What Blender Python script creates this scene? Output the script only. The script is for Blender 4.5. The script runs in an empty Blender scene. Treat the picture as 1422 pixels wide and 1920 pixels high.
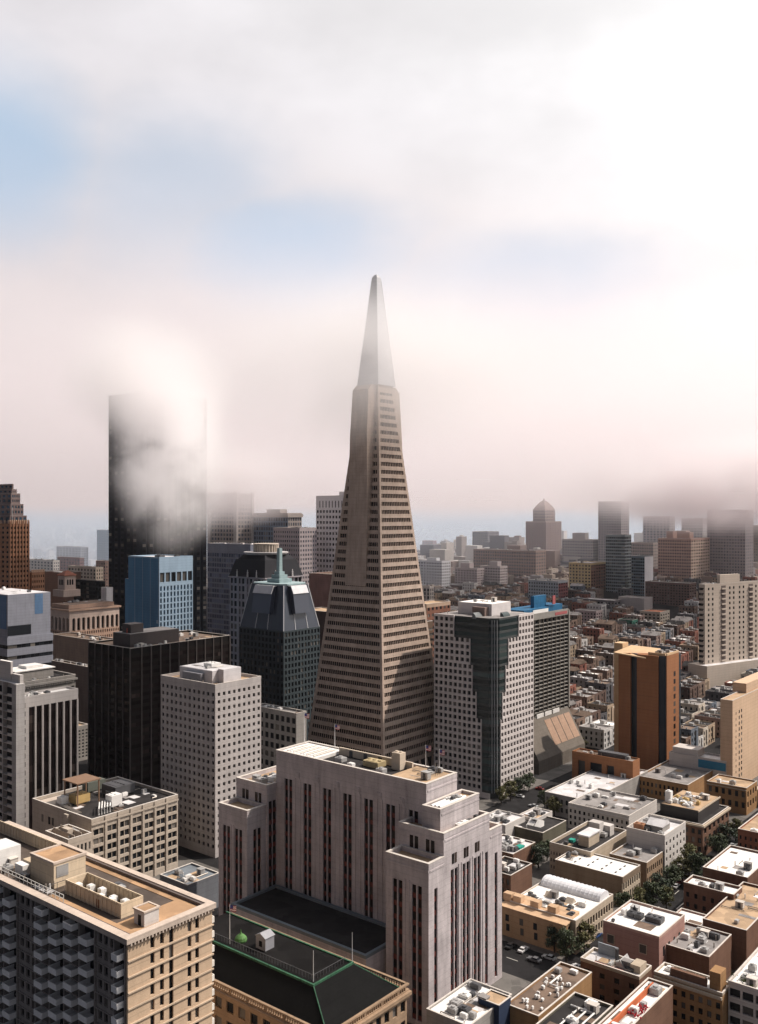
import bpy, bmesh, math, random
from mathutils import Vector, noise
random.seed(7)
R_ = math.radians
scene = bpy.context.scene
COL = scene.collection
# ---------------------------------------------------------------- camera
S = 1764.0          # focal length in pixels of the 1422 x 1920 photograph
H = 138.0           # height of the viewpoint above the street
cd = bpy.data.cameras.new('camera'); cam = bpy.data.objects.new('camera', cd); COL.objects.link(cam)
cam.location = (0, 0, H); cam.rotation_euler = (R_(90), 0, 0)
cd.sensor_fit = 'VERTICAL'; cd.sensor_height = 36.0; cd.lens = 36.0 * S / 1920.0
cd.clip_start = 1.0; cd.clip_end = 60000.0
scene.camera = cam
# ---------------------------------------------------------------- exposure / sampling
scene.view_settings.view_transform = 'Standard'; scene.view_settings.look = 'None'
scene.view_settings.exposure = 0.05; scene.view_settings.gamma = 1.0
scene.view_settings.use_curve_mapping = False
cy = scene.cycles
cy.use_denoising = True
try: cy.denoiser = 'OPENIMAGEDENOISE'
except Exception: pass
cy.max_bounces = 16; cy.diffuse_bounces = 3; cy.glossy_bounces = 3; cy.transmission_bounces = 2
cy.volume_bounces = 14; cy.transparent_max_bounces = 6
cy.volume_step_rate = 1.0; cy.volume_max_steps = 128
cy.sample_clamp_indirect = 4.0
# ---------------------------------------------------------------- sun and sky
SUN_AZ, SUN_EL = 79.0, 50.0     # degrees right of the view direction, degrees above the horizon
sd = Vector((math.sin(R_(SUN_AZ)) * math.cos(R_(SUN_EL)), math.cos(R_(SUN_AZ)) * math.cos(R_(SUN_EL)), math.sin(R_(SUN_EL))))
sl = bpy.data.lights.new('sun', 'SUN'); sl.energy = 5.0; sl.angle = R_(0.6); sl.color = (1.0, 0.90, 0.80)
so = bpy.data.objects.new('sun', sl); COL.objects.link(so)
so.rotation_euler = sd.to_track_quat('Z', 'Y').to_euler(); so.location = sd * 3000

def sky():
    w = bpy.data.worlds.new('World'); scene.world = w; w.use_nodes = True
    nt = w.node_tree; nt.nodes.clear(); N = nt.nodes.new; K = nt.links.new
    def math_(op, a, b=None, clamp=False):
        n = N('ShaderNodeMath'); n.operation = op; n.use_clamp = clamp
        for i, v in enumerate((a, b)):
            if v is None: continue
            if isinstance(v, (int, float)): n.inputs[i].default_value = v
            else: K(v, n.inputs[i])
        return n.outputs[0]
    def mixc(f, a, b):
        n = N('ShaderNodeMix'); n.data_type = 'RGBA'
        if isinstance(f, (int, float)): n.inputs[0].default_value = f
        else: K(f, n.inputs[0])
        for i, v in ((6, a), (7, b)):
            if isinstance(v, tuple): n.inputs[i].default_value = (*v, 1)
            else: K(v, n.inputs[i])
        return n.outputs[2]
    def smooth(v, a, b, lo=0.0, hi=1.0):
        n = N('ShaderNodeMapRange'); n.interpolation_type = 'SMOOTHSTEP'
        K(v, n.inputs[0]); n.inputs[1].default_value = a; n.inputs[2].default_value = b
        n.inputs[3].default_value = lo; n.inputs[4].default_value = hi
        return n.outputs[0]
    tc = N('ShaderNodeTexCoord'); sp = N('ShaderNodeSeparateXYZ'); K(tc.outputs['Generated'], sp.inputs[0])
    X, Y, Z = sp.outputs
    st = N('ShaderNodeTexSky'); st.sky_type = 'NISHITA'; st.sun_disc = False
    st.sun_elevation = R_(SUN_EL); st.sun_rotation = R_(SUN_AZ); st.altitude = 100; st.air_density = 1.0; st.dust_density = 0.6
    az = math_('ARCTAN2', X, Y); el = math_('ARCSINE', Z)
    # soft large cloud structure
    n1 = N('ShaderNodeTexNoise'); n1.inputs['Scale'].default_value = 3.2; n1.inputs['Detail'].default_value = 6; n1.inputs['Roughness'].default_value = 0.52
    mp = N('ShaderNodeMapping'); mp.inputs['Scale'].default_value = (1, 1, 2.0); mp.inputs['Location'].default_value = (4.1, 1.7, 0.6)
    K(tc.outputs['Generated'], mp.inputs[0]); K(mp.outputs[0], n1.inputs[0])
    nz = n1.outputs[0]
    # openings in the cloud where the blue shows
    blue = None
    for (a, e, ra, re, amt) in SKY_HOLES:
        dx = math_('DIVIDE', math_('SUBTRACT', az, R_(a)), R_(ra)); dy = math_('DIVIDE', math_('SUBTRACT', el, R_(e)), R_(re))
        r2 = math_('ADD', math_('MULTIPLY', dx, dx), math_('MULTIPLY', dy, dy))
        rr = math_('ADD', math_('SQRT', r2), math_('MULTIPLY', math_('SUBTRACT', nz, 0.5), 1.7))
        g = smooth(rr, 0.35, 1.5, amt, 0.0)
        blue = g if blue is None else math_('MAXIMUM', blue, g)
    back = smooth(Y, 0.25, -0.35)          # broken, thinner cloud behind the viewpoint
    backblue = math_('MULTIPLY', back, math_('MULTIPLY', smooth(nz, 0.62, 0.40), 0.22))
    blue = math_('MAXIMUM', blue, backblue)
    # cloud brightness: towards the sun and up it is whiter, low down it is pinker
    dot = N('ShaderNodeVectorMath'); dot.operation = 'DOT_PRODUCT'; K(tc.outputs['Generated'], dot.inputs[0]); dot.inputs[1].default_value = sd
    sunny = smooth(dot.outputs['Value'], 0.22, 0.72)
    low = smooth(el, R_(0), R_(13))
    c_low = (6.0, 5.2, 5.35); c_mid = (7.0, 6.5, 6.7)
    c = mixc(low, c_low, c_mid)
    c = mixc(smooth(el, R_(13), R_(26)), c, (8.2, 7.9, 8.2))
    c = mixc(sunny, c, (11.5, 11.3, 11.3))
    front = math_('ADD', math_('MULTIPLY', X, 0.6), math_('MULTIPLY', Y, 0.8))
    vv = smooth(nz, 0.30, 0.72, 0.86, 1.10)
    vm = N('ShaderNodeVectorMath'); vm.operation = 'SCALE'; K(c, vm.inputs[0]); K(vv, vm.inputs['Scale'])
    dimmer = N('ShaderNodeVectorMath'); dimmer.operation = 'SCALE'; K(vm.outputs[0], dimmer.inputs[0]); dimmer.inputs['Scale'].default_value = 0.93
    shade = mixc(smooth(front, 0.42, -0.15), dimmer.outputs[0], BACK_COL)
    # clear air seen through a veil of thin cloud
    nish = N('ShaderNodeVectorMath'); nish.operation = 'SCALE'; K(st.outputs[0], nish.inputs[0]); nish.inputs['Scale'].default_value = SKY_GAIN
    veil = mixc(smooth(Y, 0.0, 0.5), nish.outputs[0], mixc(0.95, nish.outputs[0], (4.3, 5.9, 7.8)))
    col = mixc(blue, shade, veil)
    top = N('ShaderNodeVectorMath'); top.operation = 'SCALE'; K(col, top.inputs[0]); K(math_('ADD', smooth(el, R_(32), R_(60), 1.0, ZENITH), smooth(dot.outputs['Value'], 0.80, 0.98, 0.0, GLOW)), top.inputs['Scale']); col = top.outputs[0]
    bg = N('ShaderNodeBackground'); bg.inputs['Strength'].default_value = 0.1; K(col, bg.inputs[0])
    out = N('ShaderNodeOutputWorld'); K(bg.outputs[0], out.inputs[0])
BACK_COL = (1.25, 1.33, 1.65)
ZENITH = 0.9
GLOW = 1.6
SKY_GAIN = 0.9
# azimuth, elevation, half widths in degrees, amount
SKY_HOLES = [(-5.0, 15.2, 8.5, 3.8, 1.0), (-12.0, 17.5, 8.0, 5.5, 0.5), (-22.5, 19.0, 6.5, 5.5, 0.8), (8.0, 13.6, 9.5, 3.2, 0.75)]
sky()
# ---------------------------------------------------------------- frame of the street grid
TH = R_(50.7)                                   # street grid: u runs right and away, v runs left and away
U = Vector((math.cos(TH), math.sin(TH))); V = Vector((-math.sin(TH), math.cos(TH)))
def hill(x, y):
    h = 78 * math.exp(-((x - 330) / 420) ** 2 / 2 - ((y - 1400) / 390) ** 2 / 2) - 6
    h = max(0.0, h)
    for (cx, cyy, a, sx, sy) in ((-1500, 5600, 215, 900, 700), (-400, 6300, 260, 900, 800), (900, 6000, 230, 900, 800), (2400, 5200, 200, 1000, 900), (-3200, 5600, 170, 900, 900), (-900, 3900, 60, 500, 400)):
        h += a * math.exp(-((x - cx) / sx) ** 2 / 2 - ((y - cyy) / sy) ** 2 / 2)
    h += 175 * max(0.0, min(1.0, (y - 6200) / 1800)) ** 1.5
    return h
def pt(px, py, D): return Vector(((px - 711) / S * D, D, H - (py - 960) / S * D))
def gp(px, py, z): return pt(px, py, (H - z) * S / (py - 960))
def ext(P, px, d):
    k = (px - 711) / S
    return (k * P[1] - P[0]) / (d[0] - k * d[1])
# ---------------------------------------------------------------- materials
MATS = {}
def nodes(name):
    m = bpy.data.materials.new(name); m.use_nodes = True
    nt = m.node_tree; b = nt.nodes['Principled BSDF']
    return m, nt, b
def wall(name, c, rough=0.85, var=0.22, scale=0.35, bump=0.15, metal=0.0, spec=0.15, streak=0.5):
    if name in MATS: return MATS[name]
    m, nt, b = nodes(name); N = nt.nodes.new; K = nt.links.new
    geo = N('ShaderNodeNewGeometry')
    mp = N('ShaderNodeMapping'); mp.inputs['Scale'].default_value = (1, 1, 0.12); K(geo.outputs['Position'], mp.inputs[0])
    n1 = N('ShaderNodeTexNoise'); n1.inputs['Scale'].default_value = scale * 1.6; n1.inputs['Detail'].default_value = 5; K(mp.outputs[0], n1.inputs[0])
    n2 = N('ShaderNodeTexNoise'); n2.inputs['Scale'].default_value = scale * 0.35; n2.inputs['Detail'].default_value = 4; K(geo.outputs['Position'], n2.inputs[0])
    n3 = N('ShaderNodeTexNoise'); n3.inputs['Scale'].default_value = 3.0; n3.inputs['Detail'].default_value = 3; K(geo.outputs['Position'], n3.inputs[0])
    a = N('ShaderNodeMix'); a.data_type = 'FLOAT'; a.inputs[0].default_value = streak; K(n2.outputs[0], a.inputs[2]); K(n1.outputs[0], a.inputs[3])
    a2 = N('ShaderNodeMix'); a2.data_type = 'FLOAT'; a2.inputs[0].default_value = 0.25; K(a.outputs[0], a2.inputs[2]); K(n3.outputs[0], a2.inputs[3])
    r = N('ShaderNodeMapRange'); K(a2.outputs[0], r.inputs[0]); r.inputs[1].default_value = 0.3; r.inputs[2].default_value = 0.7
    r.inputs[3].default_value = 1 - var * 1.5; r.inputs[4].default_value = 1 + var * 0.7
    vm = N('ShaderNodeVectorMath'); vm.operation = 'SCALE'; vm.inputs[0].default_value = c; K(r.outputs[0], vm.inputs['Scale'])
    sz = N('ShaderNodeSeparateXYZ'); K(geo.outputs['Position'], sz.inputs[0])
    f1 = N('ShaderNodeMath'); f1.operation = 'MULTIPLY'; K(sz.outputs[2], f1.inputs[0]); f1.inputs[1].default_value = 0.55
    f2 = N('ShaderNodeMath'); f2.operation = 'FRACT'; K(f1.outputs[0], f2.inputs[0])
    f3 = N('ShaderNodeMath'); f3.operation = 'GREATER_THAN'; K(f2.outputs[0], f3.inputs[0]); f3.inputs[1].default_value = 0.91
    f4 = N('ShaderNodeMath'); f4.operation = 'MULTIPLY_ADD'; K(f3.outputs[0], f4.inputs[0]); f4.inputs[1].default_value = -0.16 * min(1, streak * 2); f4.inputs[2].default_value = 1.0
    vj = N('ShaderNodeVectorMath'); vj.operation = 'SCALE'; K(vm.outputs[0], vj.inputs[0]); K(f4.outputs[0], vj.inputs['Scale']); vm = vj
    K(vm.outputs[0], b.inputs['Base Color'])
    b.inputs['Roughness'].default_value = rough; b.inputs['Metallic'].default_value = metal; b.inputs['Specular IOR Level'].default_value = spec
    if bump:
        bp = N('ShaderNodeBump'); bp.inputs['Strength'].default_value = bump; bp.inputs['Distance'].default_value = 0.15; K(n3.outputs[0], bp.inputs['Height']); K(bp.outputs[0], b.inputs['Normal'])
    MATS[name] = m; return m
def glass(name, c=(0.008, 0.009, 0.011), blind=(0.15, 0.135, 0.12), p=0.26, rough=0.14, spec=0.12):
    if name in MATS: return MATS[name]
    m, nt, b = nodes(name); N = nt.nodes.new; K = nt.links.new
    oi = N('ShaderNodeObjectInfo'); geo = N('ShaderNodeNewGeometry')
    ad = N('ShaderNodeMath'); ad.operation = 'ADD'; K(oi.outputs['Random'], ad.inputs[0]); K(geo.outputs['Random Per Island'], ad.inputs[1])
    fr = N('ShaderNodeMath'); fr.operation = 'FRACT'; K(ad.outputs[0], fr.inputs[0])
    cr = N('ShaderNodeValToRGB'); K(fr.outputs[0], cr.inputs[0]); e = cr.color_ramp.elements
    cr.color_ramp.interpolation = 'CONSTANT'
    e[0].position = 0; e[0].color = (*c, 1); e[1].position = 1 - p; e[1].color = (*[0.5 * x + 0.5 * y for x, y in zip(c, blind)], 1)
    n = e.new(1 - p * 0.35); n.color = (*blind, 1); n = e.new((1 - p) * 0.5); n.color = (*[x * 2.0 for x in c], 1)
    K(cr.outputs[0], b.inputs['Base Color'])
    b.inputs['Roughness'].default_value = rough; b.inputs['Specular IOR Level'].default_value = spec
    MATS[name] = m; return m
def plain(name, c, rough=0.6, metal=0.0, spec=0.4):
    return wall(name, c, rough, 0.12, 0.8, 0.0, metal, spec, 0.3)
def roofm(name, c, var=0.35, rough=0.8, spec=0.3):
    """roof membrane: patches, seams and ponding stains"""
    if name in MATS: return MATS[name]
    m, nt, b = nodes(name); N = nt.nodes.new; K = nt.links.new
    geo = N('ShaderNodeNewGeometry')
    n1 = N('ShaderNodeTexNoise'); n1.inputs['Scale'].default_value = 0.18; n1.inputs['Detail'].default_value = 7; n1.inputs['Roughness'].default_value = 0.65; K(geo.outputs['Position'], n1.inputs[0])
    vo = N('ShaderNodeTexVoronoi'); vo.inputs['Scale'].default_value = 0.22; vo.distance = 'CHEBYCHEV'; K(geo.outputs['Position'], vo.inputs[0])
    sx = N('ShaderNodeSeparateXYZ'); K(vo.outputs['Color'], sx.inputs[0])
    a = N('ShaderNodeMix'); a.data_type = 'FLOAT'; a.inputs[0].default_value = 0.3; K(n1.outputs[0], a.inputs[2]); K(sx.outputs[0], a.inputs[3])
    r = N('ShaderNodeMapRange'); K(a.outputs[0], r.inputs[0]); r.inputs[1].default_value = 0.25; r.inputs[2].default_value = 0.75
    r.inputs[3].default_value = 1 - var * 1.4; r.inputs[4].default_value = 1 + var * 0.5
    vm = N('ShaderNodeVectorMath'); vm.operation = 'SCALE'; vm.inputs[0].default_value = c; K(r.outputs[0], vm.inputs['Scale'])
    K(vm.outputs[0], b.inputs['Base Color']); b.inputs['Roughness'].default_value = rough; b.inputs['Specular IOR Level'].default_value = spec
    MATS[name] = m; return m
G_DARK = glass('dark_glass')
G_RED = glass('warm_dark_glass', (0.009, 0.006, 0.006), (0.06, 0.045, 0.04), 0.12)
G_BLUE = glass('blue_glass', (0.02, 0.05, 0.08), (0.06, 0.10, 0.13), 0.3)
G_TEAL = glass('teal_glass', (0.012, 0.020, 0.021), (0.055, 0.085, 0.085), 0.5, 0.1, .3)  # paler share of panes paints reflections across the glass bands
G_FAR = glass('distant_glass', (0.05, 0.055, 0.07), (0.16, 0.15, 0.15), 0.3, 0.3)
M_WHITE = roofm('white_roof_coating', (0.80, 0.77, 0.73), 0.16)
M_TANROOF = roofm('tan_gravel_roof', (0.42, 0.29, 0.18), 0.3)
M_GREYROOF = roofm('grey_roof_membrane', (0.26, 0.24, 0.23), 0.3)
M_DARKROOF = roofm('tar_roof', (0.035, 0.032, 0.032), 0.4, 0.9, 0.15)
M_BROWNROOF = roofm('brown_roof', (0.16, 0.11, 0.08), 0.35)
M_SILVER = roofm('silver_roof_coating', (0.62, 0.60, 0.60), 0.25, 0.5)
M_UNIT = wall('unit_metal', (0.42, 0.41, 0.40), 0.5, 0.2, 1.0, 0.0, 0.3)
M_UNITW = plain('white_unit_metal', (0.75, 0.73, 0.70), 0.5)
M_UNITD = plain('dark_unit_metal', (0.07, 0.07, 0.075), 0.5)
M_PIPE = plain('pipe_metal', (0.35, 0.31, 0.27), 0.45, 0.5)
M_POLE = plain('white_pole_paint', (0.75, 0.74, 0.73), 0.4)
# ---------------------------------------------------------------- mesh collecting
class MB:
    def __init__(s): s.v = []; s.f = []; s.mi = []
    def box(s, x0, x1, y0, y1, z0, z1, mi=0):
        n = len(s.v)
        s.v += [(x0, y0, z0), (x1, y0, z0), (x1, y1, z0), (x0, y1, z0), (x0, y0, z1), (x1, y0, z1), (x1, y1, z1), (x0, y1, z1)]
        s.f += [(n, n + 3, n + 2, n + 1), (n + 4, n + 5, n + 6, n + 7), (n, n + 1, n + 5, n + 4), (n + 1, n + 2, n + 6, n + 5), (n + 2, n + 3, n + 7, n + 6), (n + 3, n, n + 4, n + 7)]
        s.mi += [mi] * 6
        return s
    def prism(s, poly, z0, z1, mi=0, top=None):
        """vertical prism (ccw outline) or a frustum when top gives another outline"""
        n = len(s.v); k = len(poly); top = top or poly
        s.v += [(x, y, z0) for x, y in poly] + [(x, y, z1) for x, y in top]
        s.f += [tuple(range(n + k - 1, n - 1, -1)), tuple(range(n + k, n + 2 * k))] + [(n + i, n + (i + 1) % k, n + k + (i + 1) % k, n + k + i) for i in range(k)]
        s.mi += [mi] * (k + 2)
        return s
    def extr(s, prof, axis, a0, a1, mi=0):
        """profile of (p, z) swept along axis 'x' or 'y'"""
        n = len(s.v); k = len(prof)
        for a in (a0, a1): s.v += [((a, p, z) if axis == 'x' else (p, a, z)) for p, z in prof]
        s.f += [tuple(range(n, n + k)), tuple(range(n + 2 * k - 1, n + k - 1, -1))] + [(n + (i + 1) % k, n + i, n + k + i, n + k + (i + 1) % k) for i in range(k)]
        s.mi += [mi] * (k + 2)
        return s
    def tube(s, pts, r, k=6, mi=0, r2=None):
        pts = [Vector(p) for p in pts]; n = len(s.v)
        for i, p in enumerate(pts):
            d = (pts[min(i + 1, len(pts) - 1)] - pts[max(i - 1, 0)]).normalized()
            a = d.cross(Vector((0.31, 0.17, 0.93)) if abs(d.z) < 0.9 else Vector((1, 0, 0))).normalized(); b = d.cross(a)
            rr = r if r2 is None else r + (r2 - r) * i / (len(pts) - 1)
            s.v += [tuple(p + rr * (math.cos(2 * math.pi * j / k) * a + math.sin(2 * math.pi * j / k) * b)) for j in range(k)]
        for i in range(len(pts) - 1):
            for j in range(k):
                s.f.append((n + i * k + j, n + i * k + (j + 1) % k, n + (i + 1) * k + (j + 1) % k, n + (i + 1) * k + j)); s.mi.append(mi)
        s.f += [tuple(range(n + k - 1, n - 1, -1)), tuple(range(n + (len(pts) - 1) * k, n + len(pts) * k))]; s.mi += [mi, mi]
        return s
    def quad(s, a, b, c, d, mi=0):
        n = len(s.v); s.v += [tuple(a), tuple(b), tuple(c), tuple(d)]; s.f.append((n, n + 1, n + 2, n + 3)); s.mi.append(mi); return s
    def mesh(s, name, mats):
        me = bpy.data.meshes.new(name); me.from_pydata(s.v, [], s.f)
        for m in (mats if isinstance(mats, (list, tuple)) else [mats]): me.materials.append(m)
        if any(s.mi): me.polygons.foreach_set('material_index', s.mi)
        bm = bmesh.new(); bm.from_mesh(me); bmesh.ops.recalc_face_normals(bm, faces=bm.faces); bm.to_mesh(me); bm.free()
        me.update(); return me
    def build(s, name, mats, parent=None):
        o = bpy.data.objects.new(name, s.mesh(name, mats)); COL.objects.link(o)
        if parent: o.parent = parent
        return o
def tag(o, label=None, cat=None, group=None, kind=None):
    if label: o['label'] = label
    if cat: o['category'] = cat
    if group: o['group'] = group
    if kind: o['kind'] = kind
    return o
def empty(name, loc, rz=0.0):
    o = bpy.data.objects.new(name, None); COL.objects.link(o); o.location = loc; o.rotation_euler = (0, 0, rz); o.empty_display_size = 2
    return o
RIM_TONE = wall('sunlit_rim_tone', (0.58, 0.53, 0.48), .8, .2, .6, 0)  # pale tone that paints sunlit rims along parapet tops
WINMESH = {}
FOOT = []     # footprints already taken, in street grid coordinates
def city(x, y): return (x * U[0] + y * U[1], x * V[0] + y * V[1])
class Bd:
    """one building: origin at its near corner on the ground, local x to the right and away, local y to the left and away"""
    def __init__(s, name, label, cat, px, py, D=None, xl=None, xr=None, z=None, L=None, W=None, base=0.0, group=None, foot=True, th=None):
        if th is not None: s.U, s.V = Vector((math.cos(th), math.sin(th))), Vector((-math.sin(th), math.cos(th)))
        else: th, s.U, s.V = TH, U, V
        P = gp(px, py, z) if D is None else pt(px, py, D)
        s.P = P; s.h = P.z - base; s.base = base
        s.L = L if L is not None else ext(P, xl, s.V); s.W = W if W is not None else ext(P, xr, s.U)
        s.root = empty(name, (P.x, P.y, base), th); tag(s.root, label, cat, group); s.mbs = {}
        if foot:
            c = city(P.x, P.y); FOOT.append((c[0] - 3, c[0] + s.W + 3, c[1] - 3, c[1] + s.L + 3))
    def loc(s, px, py, z):
        """local x, y of the point seen at px, py at local height z"""
        Q = gp(px, py, z + s.base); d = Vector((Q.x - s.P.x, Q.y - s.P.y))
        return d.dot(s.U), d.dot(s.V)
    def mb(s, part, mat):
        k = (part, mat.name)
        if k not in s.mbs: s.mbs[k] = (MB(), mat)
        return s.mbs[k][0]
    def one(s, part, mat, mb): return mb.build(part, mat, s.root)
    def box(s, part, mat, *a): s.mb(part, mat).box(*a)
    def fbox(s, part, mat, face, c, a0, a1, z0, z1, d0, d1):
        if face == 'L': s.mb(part, mat).box(c + d0, c + d1, a0, a1, z0, z1)
        else: s.mb(part, mat).box(a0, a1, c + d0, c + d1, z0, z1)
    def finish(s):
        for (part, _), (mb, mat) in s.mbs.items():
            if mb.v: mb.build(part, mat, s.root)
        s.mbs = {}
        return s.root
    def win_obj(s, face, c, a0, a1, z0, z1, dep, mat, name='window'):
        w, h = a1 - a0, z1 - z0
        k = (face, round(w, 2), round(h, 2), mat.name)
        if k not in WINMESH:
            b = MB()
            if face == 'L': b.box(-0.08, 0.02, 0, w, 0, h)
            else: b.box(0, w, -0.08, 0.02, 0, h)
            WINMESH[k] = b.mesh('window', mat)
        o = bpy.data.objects.new(name, WINMESH[k]); COL.objects.link(o); o.parent = s.root
        o.location = (c + dep, a0, z0) if face == 'L' else (a0, c + dep, z0)
    def grid(s, face, c, a0, a1, z0, z1, nb, nf, mat, gm, pier=0.3, span=0.4, dep=0.35, mode='win', nmax=100, span_mat=None, pier_proud=0.0, skip=None, wname=None, edge=None):
        """piers and spandrels in front of the core, a pane in every opening"""
        bw = (a1 - a0) / nb; fh = (z1 - z0) / nf; pw = bw * pier
        sm = span_mat or mat
        ed = pw / 2 if edge is None else edge
        bw = (a1 - a0 - 2 * ed + pw) / nb
        xs = [a0 + ed + i * bw for i in range(nb)]           # left edge of each opening
        ow = bw - pw
        if pw > 0 or ed > 0:
            s.fbox('wall', mat, face, c, a0, a0 + ed, z0, z1, -pier_proud, dep)
            s.fbox('wall', mat, face, c, a1 - ed, a1, z0, z1, -pier_proud, dep)
            for i in range(1, nb): s.fbox('wall', mat, face, c, xs[i] - pw, xs[i], z0, z1, -pier_proud, dep)
        sh = fh * span
        if mode == 'strip':
            for i in range(nb): s.win_obj(face, c, xs[i], xs[i] + ow, z0, z1, dep, gm, wname or 'window_strip')
            return
        cells = []
        for j in range(nf):
            zb = z0 + j * fh
            if sh > 0:
                for i in range(nb): s.fbox('wall' if sm is mat else 'spandrel', sm, face, c, xs[i], xs[i] + ow, zb, zb + sh, 0.0 if pier_proud == 0 else 0.01, dep)
            if mode == 'row':
                mb = MB()
                for i in range(nb):
                    if skip and skip(i, j): continue
                    if face == 'L': mb.box(c + dep - 0.08, c + dep + 0.02, xs[i] + .02, xs[i] + ow - .02, zb + sh + .02, zb + fh - .02)
                    else: mb.box(xs[i] + .02, xs[i] + ow - .02, c + dep - 0.08, c + dep + 0.02, zb + sh + .02, zb + fh - .02)
                if mb.v: mb.build(wname or 'window_row', gm, s.root)
            else:
                for i in range(nb):
                    if not (skip and skip(i, j)): cells.append((xs[i], zb + sh, i, j))
        if mode == 'win' and cells:
            cells.sort(key=lambda q: (-q[1], q[0]))
            for a, z, i, j in cells[:nmax]: s.win_obj(face, c, a + .02, a + ow - .02, z + .02, z + fh - sh - .02, dep, gm, wname or 'window')
            if len(cells) > nmax:
                mb = MB()
                for a, z, i, j in cells[nmax:]:
                    if face == 'L': mb.box(c + dep - 0.08, c + dep + 0.02, a + .02, a + ow - .02, z + .02, z + fh - sh - .02)
                    else: mb.box(a + .02, a + ow - .02, c + dep - 0.08, c + dep + 0.02, z + .02, z + fh - sh - .02)
                tag(mb.build(wname or 'window', gm, s.root), kind='stuff')
    def block(s, x0, x1, y0, y1, z0, z1, mat, L=None, R=None, roof=None, par=0.9, pt_=0.35, part='wall', cap=None):
        """a box with its two street faces opened up by grids, a roof and a parapet"""
        dl = L.get('dep', 0.35) if L else 0.0; dr = R.get('dep', 0.35) if R else 0.0
        s.box(part, mat, x0 + dl, x1, y0 + dr, y1, z0, z1)
        for face, g, dd in (('L', L, dl), ('R', R, dr)):
            if not g: continue
            g = dict(g); a0, a1 = (y0, y1) if face == 'L' else (x0 + dl, x1)
            c = x0 if face == 'L' else y0
            bot = g.pop('base', 0.0); top = g.pop('top', 1.0)
            if top > 0: s.fbox(part, mat, face, c, a0, a1, z1 - top, z1, 0, dd)
            if bot > 0: s.fbox(part, mat, face, c, a0, a1, z0, z0 + bot, 0, dd)
            s.grid(face, c, a0, a1, z0 + bot, z1 - top, g.pop('nb'), g.pop('nf'), g.pop('mat', mat), g.pop('gm', G_DARK), **g)
        if par:
            t = pt_; pm = cap or mat; p = 'parapet'
            s.box(p, pm, x0 - .03, x0 + t, y0 - .03, y1 + .03, z1, z1 + par); s.box(p, pm, x1 - t, x1 + .03, y0 - .03, y1 + .03, z1, z1 + par)
            s.box(p, pm, x0 + t, x1 - t, y0 - .03, y0 + t, z1, z1 + par); s.box(p, pm, x0 + t, x1 - t, y1 - t, y1 + .03, z1, z1 + par)
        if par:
            e = .06; zc = z1 + par; t = pt_ + .04; cm = RIM_TONE  # coping strips lightened to imitate sun on the top edge
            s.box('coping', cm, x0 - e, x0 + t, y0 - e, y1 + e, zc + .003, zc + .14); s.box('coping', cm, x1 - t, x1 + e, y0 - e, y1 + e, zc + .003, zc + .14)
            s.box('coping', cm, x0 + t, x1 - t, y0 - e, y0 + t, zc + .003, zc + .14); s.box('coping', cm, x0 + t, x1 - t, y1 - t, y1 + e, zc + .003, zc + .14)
        if roof:
            t = pt_ if par else 0.0
            s.box('roof', roof, x0 + t, x1 - t, y0 + t, y1 - t, z1 + 0.004, z1 + 0.12)
    def unit(s, x, y, z, w, l, h, mat=None, name='rooftop_unit', rnd=random):
        mat = mat or M_UNIT; b = MB()
        b.box(x, x + w, y, y + l, z + 0.25, z + h); b.box(x + .15, x + w - .15, y + .15, y + l - .15, z, z + 0.25)
        b.box(x + w * .12, x + w * .88, y + l * .12, y + l * .88, z + h, z + h + 0.12)
        if w > 1.6 and l > 1.2:
            k = max(1, int(l / 1.6))
            for i in range(k):
                yy = y + l * (i + .5) / k; xx = x + w * .5; r = min(w, l / k) * .28
                b.prism([(xx + r * math.cos(t * math.pi / 4), yy + r * math.sin(t * math.pi / 4)) for t in range(8)], z + h + .12, z + h + .4)
            b.box(x - .04, x, y + l * .15, y + l * .85, z + h * .35, z + h * .85)
        return b.build(name, mat, s.root)
    def pipe(s, pts, r, mat=None, name='pipe'): return MB().tube(pts, r).build(name, mat or M_PIPE, s.root)
    def clutter(s, x0, x1, y0, y1, z, n, seed, mats=None):
        r = random.Random(seed)
        for i in range(max(2, n // 2)):                       # repaired patches and stair heads
            w, l = r.uniform(1.5, 5), r.uniform(1.5, 6)
            if x1 - x0 < w + .4 or y1 - y0 < l + .4: continue
            x, y = r.uniform(x0, x1 - w), r.uniform(y0, y1 - l); s.box('roof_patch', r.choice((M_GREYROOF, M_TANROOF, M_SILVER, M_BROWNROOF)), x, x + w, y, y + l, z + .006 + .004 * i, z + .03 + .004 * i)
        if n >= 4 and x1 - x0 > 5 and y1 - y0 > 6:
            x, y = r.uniform(x0, x1 - 3), r.uniform(y0, y1 - 4); h = r.uniform(1.7, 2.2); m = MB()
            m.box(x, x + 1.8, y, y + 2.4, z + .15, z + h); m.box(x - .12, x + 1.92, y - .12, y + 2.52, z + h + .002, z + h + .14); hd = m.build('stair_head', r.choice((RIM_TONE, M_UNIT, M_GREYROOF)), s.root)
            MB().box(x - .05, x - .003, y + .7, y + 1.6, z + .2, z + h - .2).build('door', M_UNITD, hd)
        mats = mats or (M_UNIT, M_UNIT, M_UNITW, M_UNITD)
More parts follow.
